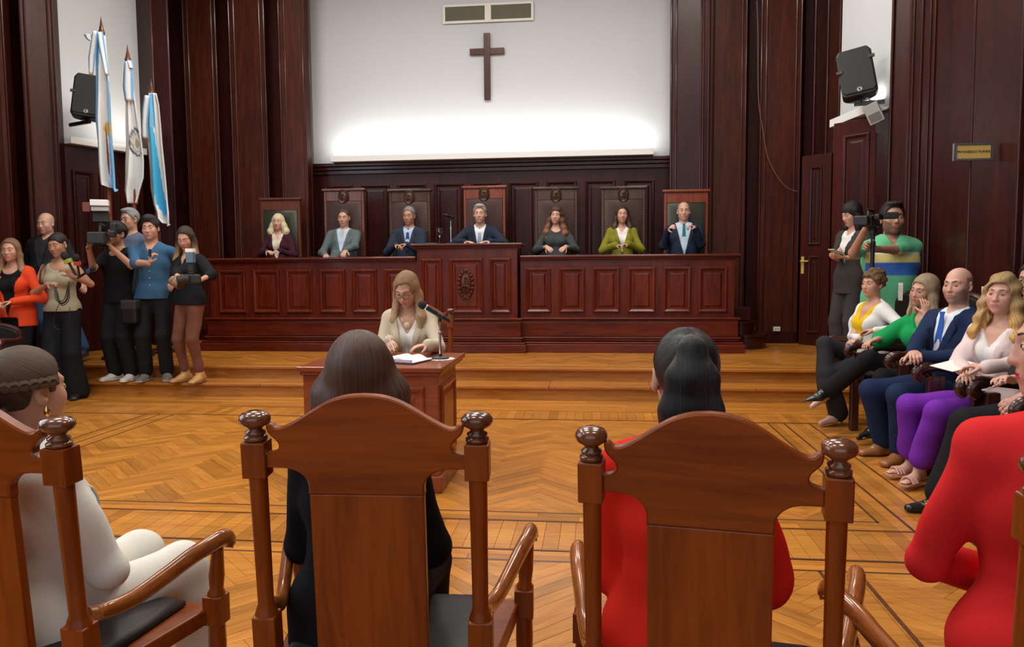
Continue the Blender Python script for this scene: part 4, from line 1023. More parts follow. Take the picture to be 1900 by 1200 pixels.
def ik(a,t,l1,l2,hint):
    a=V3(*a); t=V3(*t); d=t-a; L=np.linalg.norm(d); mx=(l1+l2)*.999
    if L>mx: d=d/L*mx; L=mx; t=a+d
    u=d/L; x=(l1*l1-l2*l2+L*L)/(2*L); hgt=math.sqrt(max(l1*l1-x*x,0)); h_=V3(*hint); h_=unit(h_-u*(h_@u))
    return a+u*x+h_*hgt, t
def hand(S_,w,d,n,sc,side,curl=35,spread=1.0,k=.006,thumb=None):
    """w wrist, d pointing direction, n palm normal (palm faces n)"""
    w=V3(*w); d=unit(d); n=V3(*n); n=unit(n-d*(n@d)); sd=np.cross(d,n)*side   # towards the thumb
    S_.loft(w-d*.01*sc,w+d*.075*sc,sd,(.026*sc,.019*sc),(.036*sc,.0135*sc),k=.012)
    for i,(o,l) in enumerate(((.028,.072),(.0095,.080),(-.0095,.075),(-.027,.060))):
        p=w+d*.078*sc+sd*o*sc*1.02; c=R(curl*(1+.12*i)); dd=unit(d+sd*o*2.2*spread)
        a=0; L=(l*.45,l*.32,l*.25); r=(.0092,.0085,.0075,.0062)
        for j in range(3):
            a+=c*(.55 if j==0 else .75)
            q=p+(dd*math.cos(a)+n*math.sin(a))*L[j]*sc
            S_.seg(p,q,r[j]*sc,r[j+1]*sc,k=.003); p=q
    p=w+d*.022*sc+sd*.022*sc+n*.006*sc
    t1=unit(d*.62+sd*.62+n*.45) if thumb is None else unit(thumb)
    q=p+t1*.042*sc; S_.seg(p,q,.013*sc,.0105*sc,k=.010); q2=q+unit(t1+d*.5+n*.25)*.034*sc; S_.seg(q,q2,.0105*sc,.008*sc,k=.004)
def head_sdf(S_,c,Rh,hs,fem,jaw=1.0,nose=1.0,ear=True,full=1.0):
    def T(x,y,z): return c+Rh@(V3(x,y,z)*hs)
    r=lambda a,b,d: (a*hs,b*hs,d*hs)
    jw=(.90 if fem else 1.0)*jaw
    S_.ell(T(0,.018,.030),r(.0735,.093,.086),Rh,k=.02)
    S_.ell(T(0,-.028,-.032),r(.058*full,.060,.078),Rh,k=.035)
    S_.ell(T(0,-.020,-.062),r(.053*jw*full,.055,.042),Rh,k=.03)
    S_.ell(T(0,-.066,-.098),r(.021*jw,.019,.017),Rh,k=.028)
    for s in (-1,1):
        S_.ell(T(s*.036*full,-.052,-.026),r(.023,.025,.024),Rh,k=.025)
        S_.seg(T(s*.010,-.0790,.024),T(s*.042,-.0660,.026),.009*hs,.008*hs,k=.014)
        S_.ell(T(s*.0315,-.095,.002),r(.017,.014,.0125),Rh,k=.012,sub=True)
        S_.seg(T(s*.0105,-.0925,-.035),T(s*.009,-.090,-.035),.0075*hs*nose,.0072*hs*nose,k=.006)
        if ear:
            S_.ell(T(s*.078,.016,-.006),r(.0080,.0195,.031),Rh@rot(s*26,0,0),k=.005)
            S_.ell(T(s*.083,.008,-.002),r(.005,.010,.018),Rh@rot(s*26,0,0),k=.005,sub=True)
            S_.ell(T(s*.074,.006,-.030),r(.007,.009,.010),Rh,k=.005)
    S_.seg(T(0,-.078,.020),T(0,-.0985,-.028),.0070*hs,.0092*hs*nose,k=.012)
    S_.ell(T(0,-.100,-.034),r(.0092*nose,.0095,.0085),Rh,k=.007)
    fl=1.15 if fem else .9
    S_.ell(T(0,-.082,-.064),r(.026,.012,.016),Rh,k=.012)
    S_.seg(T(-.014,-.0895,-.0600),T(.014,-.0895,-.0600),.0042*hs*fl,.0042*hs*fl,k=.004)
    S_.seg(T(-.011,-.0885,-.0700),T(.011,-.0885,-.0700),.0052*hs*fl,.0052*hs*fl,k=.004)
    S_.seg(T(0,-.0945,-.0655),T(.021,-.0900,-.0618),.0016*hs,.0016*hs,k=.003,sub=True); S_.seg(T(0,-.0945,-.0655),T(-.021,-.0900,-.0618),.0016*hs,.0016*hs,k=.003,sub=True)
    return T
def person(label, loc, rz, H=1.72, fem=False, sit=False, base=0.0, pel=None, lean=0, side=0, twist=0, head=(0,0,0), hr=None, hl=None, er=None, el=None,
           fr=None, fl=None, kr=None, kl=None, skin='light', hair=None, top=(), legs=None, shoes=None, group=None, fat=1.0, res=.006, cres=.013, handr={}, handl={}, gaze=(0,0),
           brow=(.06,.035,.02), beard=None, lips=None, shut=False, buzz=None, footdir=None, sw=None, full=1.0, jaw=1.0, barefoot=False, handsres=None, iris=None, neckf=0.0, hsc=1.0, low=None, seatz=.45):
    t=thing('person',label,'person',loc,rz,group)
    k=H/1.72; hs=k*(.225*1.0/.225)*hsc*(1.0 if not fem else .985)
    Lu,Lf,Lt,Ls=.292*k,.252*k,.425*k,.405*k
    ank=.085*k
    if pel is None: pel=(0,0,(seatz+.095*k) if sit else (Lt+Ls+ank)*.992)
    P=V3(*pel); tw=rot(twist); u=rot(0,lean,0)@V3(0,0,1); u=unit(u+V3(math.sin(R(side)),0,0)); fwd=unit(tw@V3(0,-1,0)); fwd=unit(fwd-u*(fwd@u)); sx=np.cross(u,fwd)*-1
    sx=unit(np.cross(fwd,u))*-1 if np.cross(fwd,u)[0]<0 else unit(np.cross(fwd,u))
    T=.505*k
    def tp(h,a=0,b=0): return P+u*(T*h)+sx*a*k+fwd*b*k
    if sw is None: sw=.150 if fem else .176
    G={} 
    st = [(-.10,.158,.112),(.05,.168,.118),(.32,.122,.092),(.60,.138,.102),(.80,.135,.088)] if fem else [(-.10,.150,.108),(.05,.155,.110),(.32,.142,.104),(.60,.162,.118),(.80,.160,.100)]
    def torso(S_,inf,lo=-.1,legsroots=True,sh=True,hem=None,wfat=None):
        f=fat
        for i in range(len(st)-1):
            a,b=st[i],st[i+1]
            S_.loft(tp(a[0]),tp(b[0]),sx,(a[1]*k*f+inf,a[2]*k*f+inf),(b[1]*k*f+inf,b[2]*k*f+inf),k=.03)
        if hem is not None:
            S_.loft(tp(.05),tp(hem,0,0),sx,(.165*k*f+inf,.115*k*f+inf),(.172*k*f+inf*1.3,.122*k*f+inf*1.3),k=.03)
        if fem:
            for s in (-1,1): S_.ell(tp(.60,s*.066,.082*f),((.060)*k+inf,(.052)*k+inf,(.062)*k+inf),None,k=.03)
        elif fat>1.05: S_.ell(tp(.25,0,.06*f),(.12*k*f+inf,.09*k*f+inf,.13*k*f+inf),None,k=.05)
        if sh:
            for s in (-1,1):
                S_.loft(tp(.79,s*.06),tp(.838,s*(sw-.02)),fwd,(.070*k+inf*.8,.052*k+inf*.6),(.046*k+inf*.7,.040*k+inf*.6),k=.04)
                S_.seg(tp(.985,s*.035,-.015),tp(.885,s*(sw-.04),-.01),.034*k+inf*.5,.030*k+inf*.6,k=.04)
    SHo={1:tp(.845,sw),-1:tp(.845,-sw)}
    neck0=tp(.93,0,-.01)
    Rh=rot(head[0],head[1],head[2]); hc=tp(1.0,0,.0)+unit(u*.75+V3(0,0,.25))*(.155*k)+fwd*(.025+neckf)*k
    # head turns about the neck: shift a little with pitch
    hc=hc+V3(0,-math.sin(R(head[1]))*.03*k,-abs(math.sin(R(head[1])))*.012*k)
    neck1=hc+Rh@(V3(0,.022,-.055)*hs)
    # default limb targets
    hipz=P-u*.02
    hip={s:P+sx*s*.085*k-u*.015*k for s in (1,-1)}
    if sit:
        dhr=P+V3(-.13,-.30,.075)*k; dhl=P+V3(.13,-.30,.075)*k
        dfr=V3(P[0]-.12*k,P[1]-.45*k,ank); dfl=V3(P[0]+.12*k,P[1]-.45*k,ank)
    else:
        dhr=P+V3(-.22,-.03,-.04)*k; dhl=P+V3(.22,-.03,-.04)*k
        dfr=V3(P[0]-.10*k,P[1],ank); dfl=V3(P[0]+.10*k,P[1],ank)
    HT={-1:V3(*hr) if hr is not None else dhr, 1:V3(*hl) if hl is not None else dhl}
    FT={-1:V3(*fr) if fr is not None else dfr, 1:V3(*fl) if fl is not None else dfl}
    EH={-1:er or (-.8,.5,-.8), 1:el or (.8,.5,-.8)}
    KH={-1:kr or ((-.08,-.6,.8) if sit else (-.05,-1,0)), 1:kl or ((.08,-.6,.8) if sit else (.05,-1,0))}
    EL={};WR={};KN={};AN={}
    for s in (1,-1):
        EL[s],WR[s]=ik(SHo[s],HT[s],Lu,Lf,EH[s]); KN[s],AN[s]=ik(hip[s],FT[s],Lt,Ls,KH[s])
    fem_a=.86 if fem else 1.0
    def arm(S_,s,inf,l=2.0,cuff=0,puff=0):
        a=min(l,1.0); e=SHo[s]+(EL[s]-SHo[s])*a
        S_.seg(SHo[s],e,(.046*fem_a)*k+inf,(.046+(.039-.046)*a)*fem_a*k+inf+puff,k=.03)
        if l>1: 
            w_=EL[s]+(WR[s]-EL[s])*(l-1); S_.seg(EL[s],w_,.041*fem_a*k+inf+puff,(.041-(.014)*(l-1))*fem_a*k+inf*.8+cuff,k=.02)
    def leg(S_,s,inf,l=2.0,flare=0,kneeinf=0):
        S_.seg(hip[s],KN[s],.083*k*fat**.5+inf,.056*k+inf+kneeinf,k=.03)
        if l>1:
            q=KN[s]+(AN[s]-KN[s])*(l-1); S_.seg(KN[s],q,.056*k+inf+kneeinf,.042*k+inf+flare,k=.02)
    FD={}
    for s in (1,-1):
        if footdir and footdir.get(s) is not None: FD[s]=unit(V3(*footdir[s]))
        else: FD[s]=unit(V3(s*.18,-1,0))
    def foot(S_,s,inf,L=.175,heel=0,pointy=0):
        a=AN[s]; d=FD[s]; dn=V3(0,0,-1) if abs(d[2])<.3 else unit(np.cross(np.cross(d,V3(0,0,-1)),d))
        h0=a+dn*(ank-.030*k-heel)-d*.035*k; sdv=np.cross(d,dn)
        tip=a+d*L*k*(1+pointy*.15)+dn*(ank-.022*k)
        mid=a+d*.07*k+dn*(ank-.030*k-heel*.4)
        S_.seg(a,h0+dn*0,.034*k+inf,.031*k+inf,k=.02)
        S_.loft(h0,mid,sdv,(.032*k+inf,.030*k+inf),(.040*k+inf,.032*k+inf),k=.02)
        S_.loft(mid,tip,sdv,(.040*k+inf,.030*k+inf),((.034-.022*pointy)*k+inf,.016*k+inf),k=.02)
        S_.seg(a+d*.01,mid,.032*k+inf,.028*k+inf,k=.02)
        return h0,tip,mid,dn
    # ------------------------------------------------ body
    B=SDF(); torso(B,-.004)
    B.seg(neck0,neck1,(.050 if fem else .058)*k,(.047 if fem else .055)*k,k=.025)
    Tm=head_sdf(B,hc,Rh,hs,fem,jaw=jaw,full=full)
    HD={}
    for s,hk in ((-1,dict(handr)),(1,dict(handl))):
        arm(B,s,-.003); d=hk.pop('d',None); n=hk.pop('n',None)
        fd=unit(WR[s]-EL[s]); 
        if d is None: d=fd
        if n is None: n=(-s*.6,-.2,-.8)
        HD[s]=unit(d); hand(B,WR[s],d,n,k*(.92 if fem else 1.0),s,**hk)
        leg(B,s,-.008)
        foot(B,s,-.006,heel=(shoes or {}).get('heel',0))
    c_=np.array(SKIN[skin]) if isinstance(skin,str) else np.array(skin)
    lipc=np.array(lips) if lips is not None else (c_*np.array([.95,.62,.62]) if not fem else c_*np.array([1.0,.50,.52]))
    RhT=Rh.T
    def bodycol(Pn):
        n=len(Pn); c=np.tile(c_,(n,1)); q=(Pn-hc)@Rh/hs
        nb=np.clip(1-np.abs(np.linalg.norm((Pn-hc),axis=1)/.2),0,1)
        chk=np.exp(-(((np.abs(q[:,0])-.036)/.02)**2+((q[:,2]+.030)/.022)**2))*(q[:,1]<-.02); c=c*(1-.10*chk[:,None]*np.array([0,1,.9]))
        nz=np.exp(-((q[:,0]/.014)**2+((q[:,2]+.034)/.014)**2))*(q[:,1]<-.085); c=c*(1-.08*nz[:,None]*np.array([0,1,.9]))
        if beard is not None:
            bd=(q[:,1]<.01)&(q[:,2]<-.040+.9*np.maximum(0,np.abs(q[:,0])-.045))&(q[:,2]>-.125)&(np.abs(q[:,0])<.07); bd&=~((np.abs(q[:,0])<.026)&(q[:,2]>-.052)&(q[:,2]<-.0))
            w_=beard[3] if len(beard)>3 else .8
            c[bd]=c[bd]*(1-w_)+np.array(beard[:3])*w_
        lp=((q[:,0]/.023)**2+((q[:,2]+.0650)/.0115)**2<1)&(q[:,1]<-.078); c[lp]=lipc
        ml=((np.abs(q[:,0])<.020)&(np.abs(q[:,2]+.0655-.17*np.abs(q[:,0]))<.0018)&(q[:,1]<-.07)); c[ml]=lipc*.35
        ax_=np.abs(q[:,0]); bz=.0240+.0065*np.sin(np.clip((ax_-.008)/.042,0,1)*2.2)
        br=(ax_>.011)&(ax_<.050)&(np.abs(q[:,2]-bz)<.0042*(1.3-ax_*10))&(q[:,1]<-.04); c[br]=c[br]*.8+np.array(brow)*.2
        if buzz is not None:
            bz_=(q[:,1]>-.02)&(q[:,2]<.055+.1*(q[:,1]-.05))&(q[:,2]>-.055)&(np.abs(q[:,0])<.0755)&((q[:,1]>.0)|(q[:,2]>.0)); bz_&=~((np.abs(q[:,0])>.068)&(np.abs(q[:,1]-.012)<.022)&(q[:,2]<.022))
            c[bz_]=c[bz_]*.35+np.array(buzz)*.65
        return c
    hb=.15*hs
    fine=[(hc-V3(.085,.125,.12)*hs,hc+V3(.085,.11,.125)*hs,res)]
    hres=handsres or res*1.15
    for s in (1,-1): 
        ce=WR[s]+HD[s]*.08*k; fine.append((ce-.10*k,ce+.10*k,hres))
    Pn,Q=B.mesh(.016,fine,clipz=low); fastmesh('body',Pn,Q,M['skin'],t,bodycol)
    for s in (-1,1): eye_mesh(t,Tm(s*.0315,-.0735,.002),Rh,.0122*hs,None,gaze,iris=iris,skincol=tuple(c_*.92),shut=shut)
    bm_=hairmat(tuple(brow),None,.5)
    for s in (-1,1):
        bp_=[Tm(s*x_,y_,z_) for x_,y_,z_ in ((.0105,-.0875,.0235),(.019,-.0868,.0272),(.030,-.0815,.0300),(.040,-.0735,.0295),(.0485,-.0630,.0250))]
        q_=.85 if fem else 1.15
        MB().tube(bp_,[.0018*q_*hs,.0034*q_*hs,.0034*q_*hs,.0026*q_*hs,.0010*q_*hs],8,flat=.8).build('eyebrow',bm_,t,smooth=True)
    # ------------------------------------------------ clothes
    def tf(X,Y,Z):
        qx=X-P[0]; qy=Y-P[1]; qz=Z-P[2]
        a=(qx*sx[0]+qy*sx[1]+qz*sx[2])/k; b=(qx*fwd[0]+qy*fwd[1]+qz*fwd[2])/k; h_=(qx*u[0]+qy*u[1]+qz*u[2])/T
        return a,b,h_
    for gi,g in enumerate(top):
        kind=g['k']; inf=g.get('inf',.02); S_=SDF(); sl=g.get('sl',2.0); hem=g.get('hem',-.1)
        if kind=='tie':
            m=MB(); inf=g.get('inf',.030); w0,w1=.012*k,.032*k; rows=[]
            e_=g.get('end',.45); hh=[.955,.93,.90,.80]+[.80+(e_-.80)*q for q in (.2,.4,.65,.92,1.0)]
            prof_=[(-.1,.108),(.05,.112),(.32,.104),(.60,.120),(.80,.108),(.9,.076),(.955,.058)]
            for i,h_ in enumerate(hh):
                ry=np.interp(h_,[p_[0] for p_ in prof_],[p_[1]*(fat if p_[0]<.8 else 1) for p_ in prof_])
                if fat>1.05 and not fem: ry=max(ry,np.interp(h_,[-.1,.25,.5],[.1,.06*fat+.09*fat,.115]))
                wd_=[.020,.017,.013,.018,.023,.028,.033,.036,.004][i]*k
                rows.append((tp(h_,-wd_/k,ry)+fwd*inf, tp(h_,wd_/k,ry)+fwd*inf))
            vs=[p_ for r_ in rows for p_ in (r_[0],r_[1])]+[p_-fwd*.006 for r_ in rows for p_ in (r_[0],r_[1])]; n=len(rows)*2
            fs=[(2*i,2*i+1,2*i+3,2*i+2) for i in range(len(rows)-1)]+[(2*i,2*i+2,n+2*i+2,n+2*i) for i in range(len(rows)-1)]+[(2*i+3,2*i+1,n+2*i+1,n+2*i+3) for i in range(len(rows)-1)]
            m.add(vs,fs); m.build('tie',fabric(g['c'],.6),t,smooth=True,angle=50); continue
        if gi==0 and kind=='shirt' and any(q['k']=='jacket' for q in top): sl=0
        torso(S_,inf,hem=hem)
        if g.get('bust'): pass
        for s in (1,-1):
            if sl>0: arm(S_,s,inf*g.get('ai',.72),sl,cuff=g.get('cuff',0),puff=g.get('puff',0))
        if g.get('pad'):
            for s in (1,-1): S_.seg(tp(.893,s*.07,-.005),tp(.872,s*(sw+.004),-.005),.034*k+inf*.4,.031*k+inf*.5,k=.03)
        if sit:
            if hem<-.02: pass
        if g.get('collar'):
            cr=g['collar']; nd=unit(neck1-neck0)
            S_.loft(tp(.945,0,-.012),tp(.945,0,-.012)+nd*cr*k,sx,(.068*k,.066*k),(.062*k,.058*k),k=.012)
        if g.get('skirt'):
            for s in (1,-1): S_.loft(tp(.0,s*.06),tp(g['skirt'],s*.075),sx,(.09*k+inf,.10*k+inf),(.095*k+inf+.01,.105*k+inf+.01),k=.05)
        if g.get('lap') and sit:
            for s in (1,-1): S_.seg(hip[s],hip[s]+(KN[s]-hip[s])*g['lap'],.083*k+inf,.075*k+inf,k=.03)
        S_.disp=folds(g.get('fold',.005),gi*7+int(abs(P[2]*100))+len(label),g.get('fsc',26))
        neck_=g.get('neck','v'); h0=g.get('h0',.45); wv=g.get('w',.085); nr=g.get('nr',.062); lap=g.get('lapel',0)
        sa=g.get('armhole')
        def cut(X,Y,Z,D,neck_=neck_,h0=h0,wv=wv,nr=nr,lap=lap,g=g,hem=hem,sa=sa,inf=inf):
            a,b,h_=tf(X,Y,Z); aa=np.abs(a)
            hl_=np.clip((h_-h0)/(.96-h0),-.6,1.6)
            front=(b>-.01)&(b<.19)
            if neck_=='v':
                if lap:
                    wl_=wv+.055*np.clip(1.25-hl_,0,1)*(hl_>-.05)
                    ins=(aa<np.maximum(.0,wv*hl_)+lap*np.clip(1.1-np.abs(hl_-.62)*1.2,0.1,1))&(h_>h0)&(h_<.93)&front
                    D=D-.0055*ins
                if g.get('split'): 
                    dv=np.where(h_<h0,np.maximum(aa-g['split']*(1+ (h0-h_)*g.get('splitw',.8)),h_-h0-.02)*k,1.0)
                    D=np.maximum(D,np.where((b>.0)&(b<.21),-dv,-1))
                dv=np.maximum((aa-wv*hl_)*k,(h0-h_)*T)
                D=np.maximum(D,np.where(front,-dv,-1.0))
            elif neck_=='round':
                q=np.sqrt(a*a+((h_-g.get('rc',.97))*T/k)**2*1.0+np.maximum(b-.12,0)**2*0)-g.get('rr',.085)
                D=np.maximum(D,np.where(front,-q*k,-1.0))
            # neck opening
            ah=(X-neck0[0]); 
            nd=unit(neck1-neck0); qx=X-neck0[0]; qy=Y-neck0[1]; qz=Z-neck0[2]; al=qx*nd[0]+qy*nd[1]+qz*nd[2]
            rr_=np.sqrt(np.maximum(qx*qx+qy*qy+qz*qz-al*al,0)); cy=np.maximum(rr_-nr*k,-al+.01)
            D=np.maximum(D,-cy)
            D=np.maximum(D,(al-(g.get('collar',.03)+.045)*k)*(rr_<.12*k)+(-1)*(rr_>=.12*k))
            # hem
            hz=(hem-h_)*T
            if sit and g.get('lap'): hz=hz-.5
            D=np.maximum(D,hz)
            if sa: D=np.maximum(D,np.where(h_>.45,(aa-(sa+.03*np.clip((.8-h_)*3,0,1)))*k,-1))
            return D
        S_.cuts.append(cut)
        Pn,Q=S_.mesh(g.get('res',cres),clipz=low)
        fastmesh(g.get('name','jacket'),Pn,Q,M['cloth'] if g.get('colfn') else fabric(g['c'],g.get('rough',.85)),t,(lambda Pn,g=g: g['colfn'](*tf(Pn[:,0],Pn[:,1],Pn[:,2]))) if g.get('colfn') else None)
        if kind=='jacket' and g.get('lapel'):
            hs_=[q[0] for q in st]+[.93,.97]; rxs=[q[1]*fat for q in st]+[.10,.075]; rys=[q[2]*fat for q in st]+[.082,.066]
            def frontb(h_,a):
                rx=np.interp(h_,hs_,rxs)+inf/k; ry=np.interp(h_,hs_,rys)+inf/k; b=ry*math.sqrt(max(0.05,1-(a/rx)**2))
                if fem:
                    d2=((abs(a)-.066)/(.060+inf/k))**2+(((h_-.60)*T/k)/(.062+inf/k))**2
                    if d2<1: b=max(b,.082*fat+(.052+inf/k)*math.sqrt(1-d2))
                elif fat>1.05:
                    d2=(a/(.12*fat))**2+(((h_-.25)*T/k)/(.13*fat))**2
                    if d2<1: b=max(b,.06*fat+(.09*fat+inf/k)*math.sqrt(1-d2))
                return b
            lw=g['lapel']
            for s in (1,-1):
                m=MB(); rows=[]; nn=12
                for i in range(nn+1):
                    q=i/nn; h_=h0+(.93-h0)*q; ai=wv*max(0,(h_-h0)/(.96-h0)); wd_=lw*min(1,.12+q*1.9) if q<.74 else lw*(1.0 if q<.80 else .62*(1-(q-.80)*1.2))
                    rows.append([tp(h_,s*(ai+wd_*e),frontb(h_,ai+wd_*e)+.004+.006*(e if e<.9 else .2)) for e in (0,.35,.7,1.0)])
                vs=[p_ for r_ in rows for p_ in r_]; fs=[(4*i+j,4*i+j+1,4*i+j+5,4*i+j+4) if s>0 else (4*i+j,4*i+j+4,4*i+j+5,4*i+j+1) for i in range(nn) for j in range(3)]
                m.add(vs,fs); lo_=m.build('lapel',fabric(g['c'],g.get('rough',.85)),t,smooth=True,angle=60); sd_=lo_.modifiers.new('thick','SOLIDIFY'); sd_.thickness=.005; sd_.offset=0
            if g.get('button',1):
                m=MB(); 
                for hb_ in (h0-.03,h0-.20)[:g.get('button',1)]:
                    c_b=tp(hb_,.0,frontb(hb_,0)+.004); m.sph(c_b,.011,8,sc=(1,.5,1))
                m.build('button',M['black'],t,smooth=True)
    if legs:
        S_=SDF(); inf=legs.get('winf',-.002)
        a,b=st[0],st[1]; S_.loft(tp(-.10),tp(.05),sx,(a[1]*k*fat+inf,a[2]*k*fat+inf),(b[1]*k*fat+inf,b[2]*k*fat+inf),k=.03)
        S_.loft(tp(.05),tp(legs.get('waist',.20)),sx,(b[1]*k*fat+inf,b[2]*k*fat+inf),((.135 if fem else .148)*k*fat+inf,(.102 if fem else .108)*k*fat+inf),k=.03)
        inf=legs.get('inf',.012)
        for s in (1,-1): leg(S_,s,inf,legs.get('l',1.93),legs.get('flare',.008),legs.get('knee',.0))
        S_.disp=folds(.004,11+len(label),24)
        hw_=legs.get('waist',.20)
        def lc(X,Y,Z,D):
            a,b,h_=tf(X,Y,Z); return np.maximum(D,np.where((h_>.1)&(b<.17),(h_-hw_)*T,-1))
        S_.cuts.append(lc)
        Pn,Q=S_.mesh(cres,clipz=low); fastmesh(legs.get('name','trousers'),Pn,Q,fabric(legs['c'],.85),t)
    if shoes:
        for s in (1,-1):
            S_=SDF(); h0_,tip_,mid_,dn_=foot(S_,s,.006+shoes.get('inf',0),heel=shoes.get('heel',0),pointy=shoes.get('pointy',0))
            if shoes.get('boot'): S_.seg(AN[s],AN[s]+unit(KN[s]-AN[s])*shoes['boot'],.042*k,.046*k,k=.02)
            zc=AN[s]+unit(KN[s]-AN[s])*(shoes.get('boot',0)+.002)
            kd=unit(KN[s]-AN[s]); dnn=dn_
            def sc_(X,Y,Z,D,zc=zc,kd=kd,s=s,dnn=dnn):
                lim=shoes.get('top',.0) if not shoes.get('boot') else 0
                v=((X-zc[0])*kd[0]+(Y-zc[1])*kd[1]+(Z-zc[2])*kd[2]-lim) if shoes.get('boot') else -((X-AN[s][0])*dnn[0]+(Y-AN[s][1])*dnn[1]+(Z-AN[s][2])*dnn[2])-lim
                D=np.maximum(D,v)
                if abs(FD[s][2])<.3: D=np.maximum(D,-(Z-.002-(base*0)-(AN[s][2]-ank)))
                return D
            S_.cuts.append(sc_)
            Pn,Q=S_.mesh(.009); so=fastmesh('shoe',Pn,Q,plain('shoe_leather',shoes['c'],shoes.get('rough',.35)) if ('sh',shoes['c']) not in _mc else _mc[('sh',shoes['c'])],t)
            _mc[('sh',shoes['c'])]=so.data.materials[0]
            if shoes.get('sole') is not None and abs(FD[s][2])<.3:
                S2=SDF(); foot(S2,s,.011); zz=AN[s][2]-ank
                S2.cuts.append(lambda X,Y,Z,D,zz=zz: np.maximum(np.maximum(D,Z-zz-.022),-(Z-zz-.001)))
                Pn,Q=S2.mesh(.009); fastmesh('sole',Pn,Q,plain('sole',shoes['sole'],.6),so)
            if shoes.get('heel'):
                MB().tube([h0_+dn_*.01,h0_+dn_*(.030*k+shoes['heel']-.002)],[.016,.008 if shoes.get('stiletto') else .014],8).build('heel',so.data.materials[0],so,smooth=True)
    # ------------------------------------------------ hair
    if hair: make_hair(t,hair,hc,Rh,hs,Tm,k,tp,head)
    t['_']=0; del t['_']
    return dict(o=t,hc=hc,Rh=Rh,hs=hs,T=Tm,WR=WR,EL=EL,HD=HD,tp=tp,k=k,AN=AN,KN=KN,fwd=fwd,sx=sx,u=u)
def make_hair(t,hair,hc,Rh,hs,Tm,k,tp,head):
    kd=hair['k']; S_=SDF(); th=hair.get('th',.012); c=hair['c']; h=hair.get('res',.008)
    r=lambda a,b,d:(a*hs,b*hs,d*hs)
    S_.ell(Tm(0,.020,.034),r(.0735+th,.093+th,.086+th),Rh,k=.02)
    facelow=hair.get('faceh',.078); fw=hair.get('fw',.060); back=hair.get('ear',-.012)
    L=hair.get('L',.30)
    dn=V3(0,0,-1)
    if kd in('long','bob'):
        bk=hair.get('front',.0)
        for s in (-1,1):
            LL=hair.get('Ls',{}).get(s,L)
            a=Tm(s*.066,.0,.03); b=Tm(s*.080,.006,-.05); c1=b+dn*(LL-.08)*.55+V3(s*hair.get('out',.012),0,0)*1.0+Rh@V3(0,-bk,0)*.6; d1=b+dn*(LL-.08)+V3(s*hair.get('out',.012)*.6,0,0)+Rh@V3(0,-bk,0)
            w_=hair.get('w',.030)
            S_.seg(a,b,.028*hs,w_,k=.03); S_.seg(b,c1,w_,w_*1.12,k=.03); S_.seg(c1,d1,w_*1.12,w_*hair.get('taper',.55),k=.03)
        a=Tm(0,.045,.0); b=Tm(0,.060,-.07); e=b+dn*(L-.06)*.9+Rh@V3(0,hair.get('backoff',.02),0); sdx=Rh@V3(1,0,0)
        S_.loft(a,b,sdx,(.078*hs,.055*hs),(.080*hs,.045*hs),k=.03); S_.loft(b,e,sdx,(.080*hs,.042*hs),(.085*hs,.030*hs),k=.03)
    if kd=='short' and hair.get('top'):
        S_.ell(Tm(0,-.02,.105),r(.058,.070,hair['top']),Rh,k=.03)
    if kd=='curly':
        rs=np.random.RandomState(3)
        for i in range(170):
            v=unit(rs.randn(3)); 
            if v[1]<-.55 and v[2]<.35: continue
            if v[2]<-.62: continue
            rr_=rs.uniform(.011,.019); S_.ell(Tm(v[0]*.088,.02+v[1]*.104,.036+v[2]*.098),r(rr_,rr_,rr_),Rh,k=.004)
    if kd=='tail':
        for s in (-1,1): pass
        a=Tm(0,.080,hair.get('tz',.085)); b=Tm(0,.128,hair.get('tz',.085)-.006)
        p=b; wds=[(.028,.026),(.052,.034),(.064,.036),(.066,.034),(.056,.028)]; sdx=Rh@V3(1,0,0)
        pts=[b,Tm(0,.142,.02),Tm(.0,.140,-.06),Tm(0,.135,-.16),Tm(0,.13,-.26)] if hair.get('tz',.085)>.03 else [b,b+dn*.06,b+dn*.14,b+dn*.24,b+dn*.34]
        S3=SDF(); S3.seg(a,b,.022,.024,k=.015)
        for i in range(4): S3.loft(pts[i],pts[i+1],sdx,wds[i],wds[i+1],k=.02)
        Pt,Qt=S3.mesh(h); hm_=hairmat(hair.get('ct',c),None,hair.get('sp',.4)); po=fastmesh('ponytail',Pt,Qt,hm_,t); setsa(po,Pt,lambda P:((P-b)@sdx)/.035)
        MB().tube([a+(b-a)*.2,a+(b-a)*.8],[.026,.026],12).build('hair_tie',M['black'],po,smooth=True)
        po.children if False else None
    if kd=='bun':
        S_.ell(Tm(0,.105,hair.get('tz',.03)),r(.045,.035,.042),Rh,k=.01)
    if kd=='ring': pass
    rs=np.random.RandomState(5); str_=hair.get('strand',.0012)
    def dsp(X,Y,Z):
        qx=X-hc[0]; qy=Y-hc[1]; qz=Z-hc[2]
        an=np.arctan2(qx,qy+.02); 
        return str_*(np.sin(an*38+np.sin(qz*30)*1.5)+.6*np.sin(an*83+qz*12))+hair.get('wave',0)*np.sin(qz*75+an*2.0)
    S_.disp=dsp
    def cut(X,Y,Z,D):
        qx=X-hc[0]; qy=Y-hc[1]; qz=Z-hc[2]
        a=(qx*Rh[0,0]+qy*Rh[1,0]+qz*Rh[2,0])/hs; b=(qx*Rh[0,1]+qy*Rh[1,1]+qz*Rh[2,1])/hs; cc=(qx*Rh[0,2]+qy*Rh[1,2]+qz*Rh[2,2])/hs
        # face opening
        fx,fz=fw,facelow
        part=hair.get('part',0)
        top=fz+ (part*a if part else 0) - 6.0*np.maximum(np.abs(a)-.02,0)**2*hair.get('arch',1.2)*3
        lowlim=-.16 if kd in('long','bob') else -9
        lat=np.abs(a)-(fx+ (.0 if kd in('long','bob') else .02))
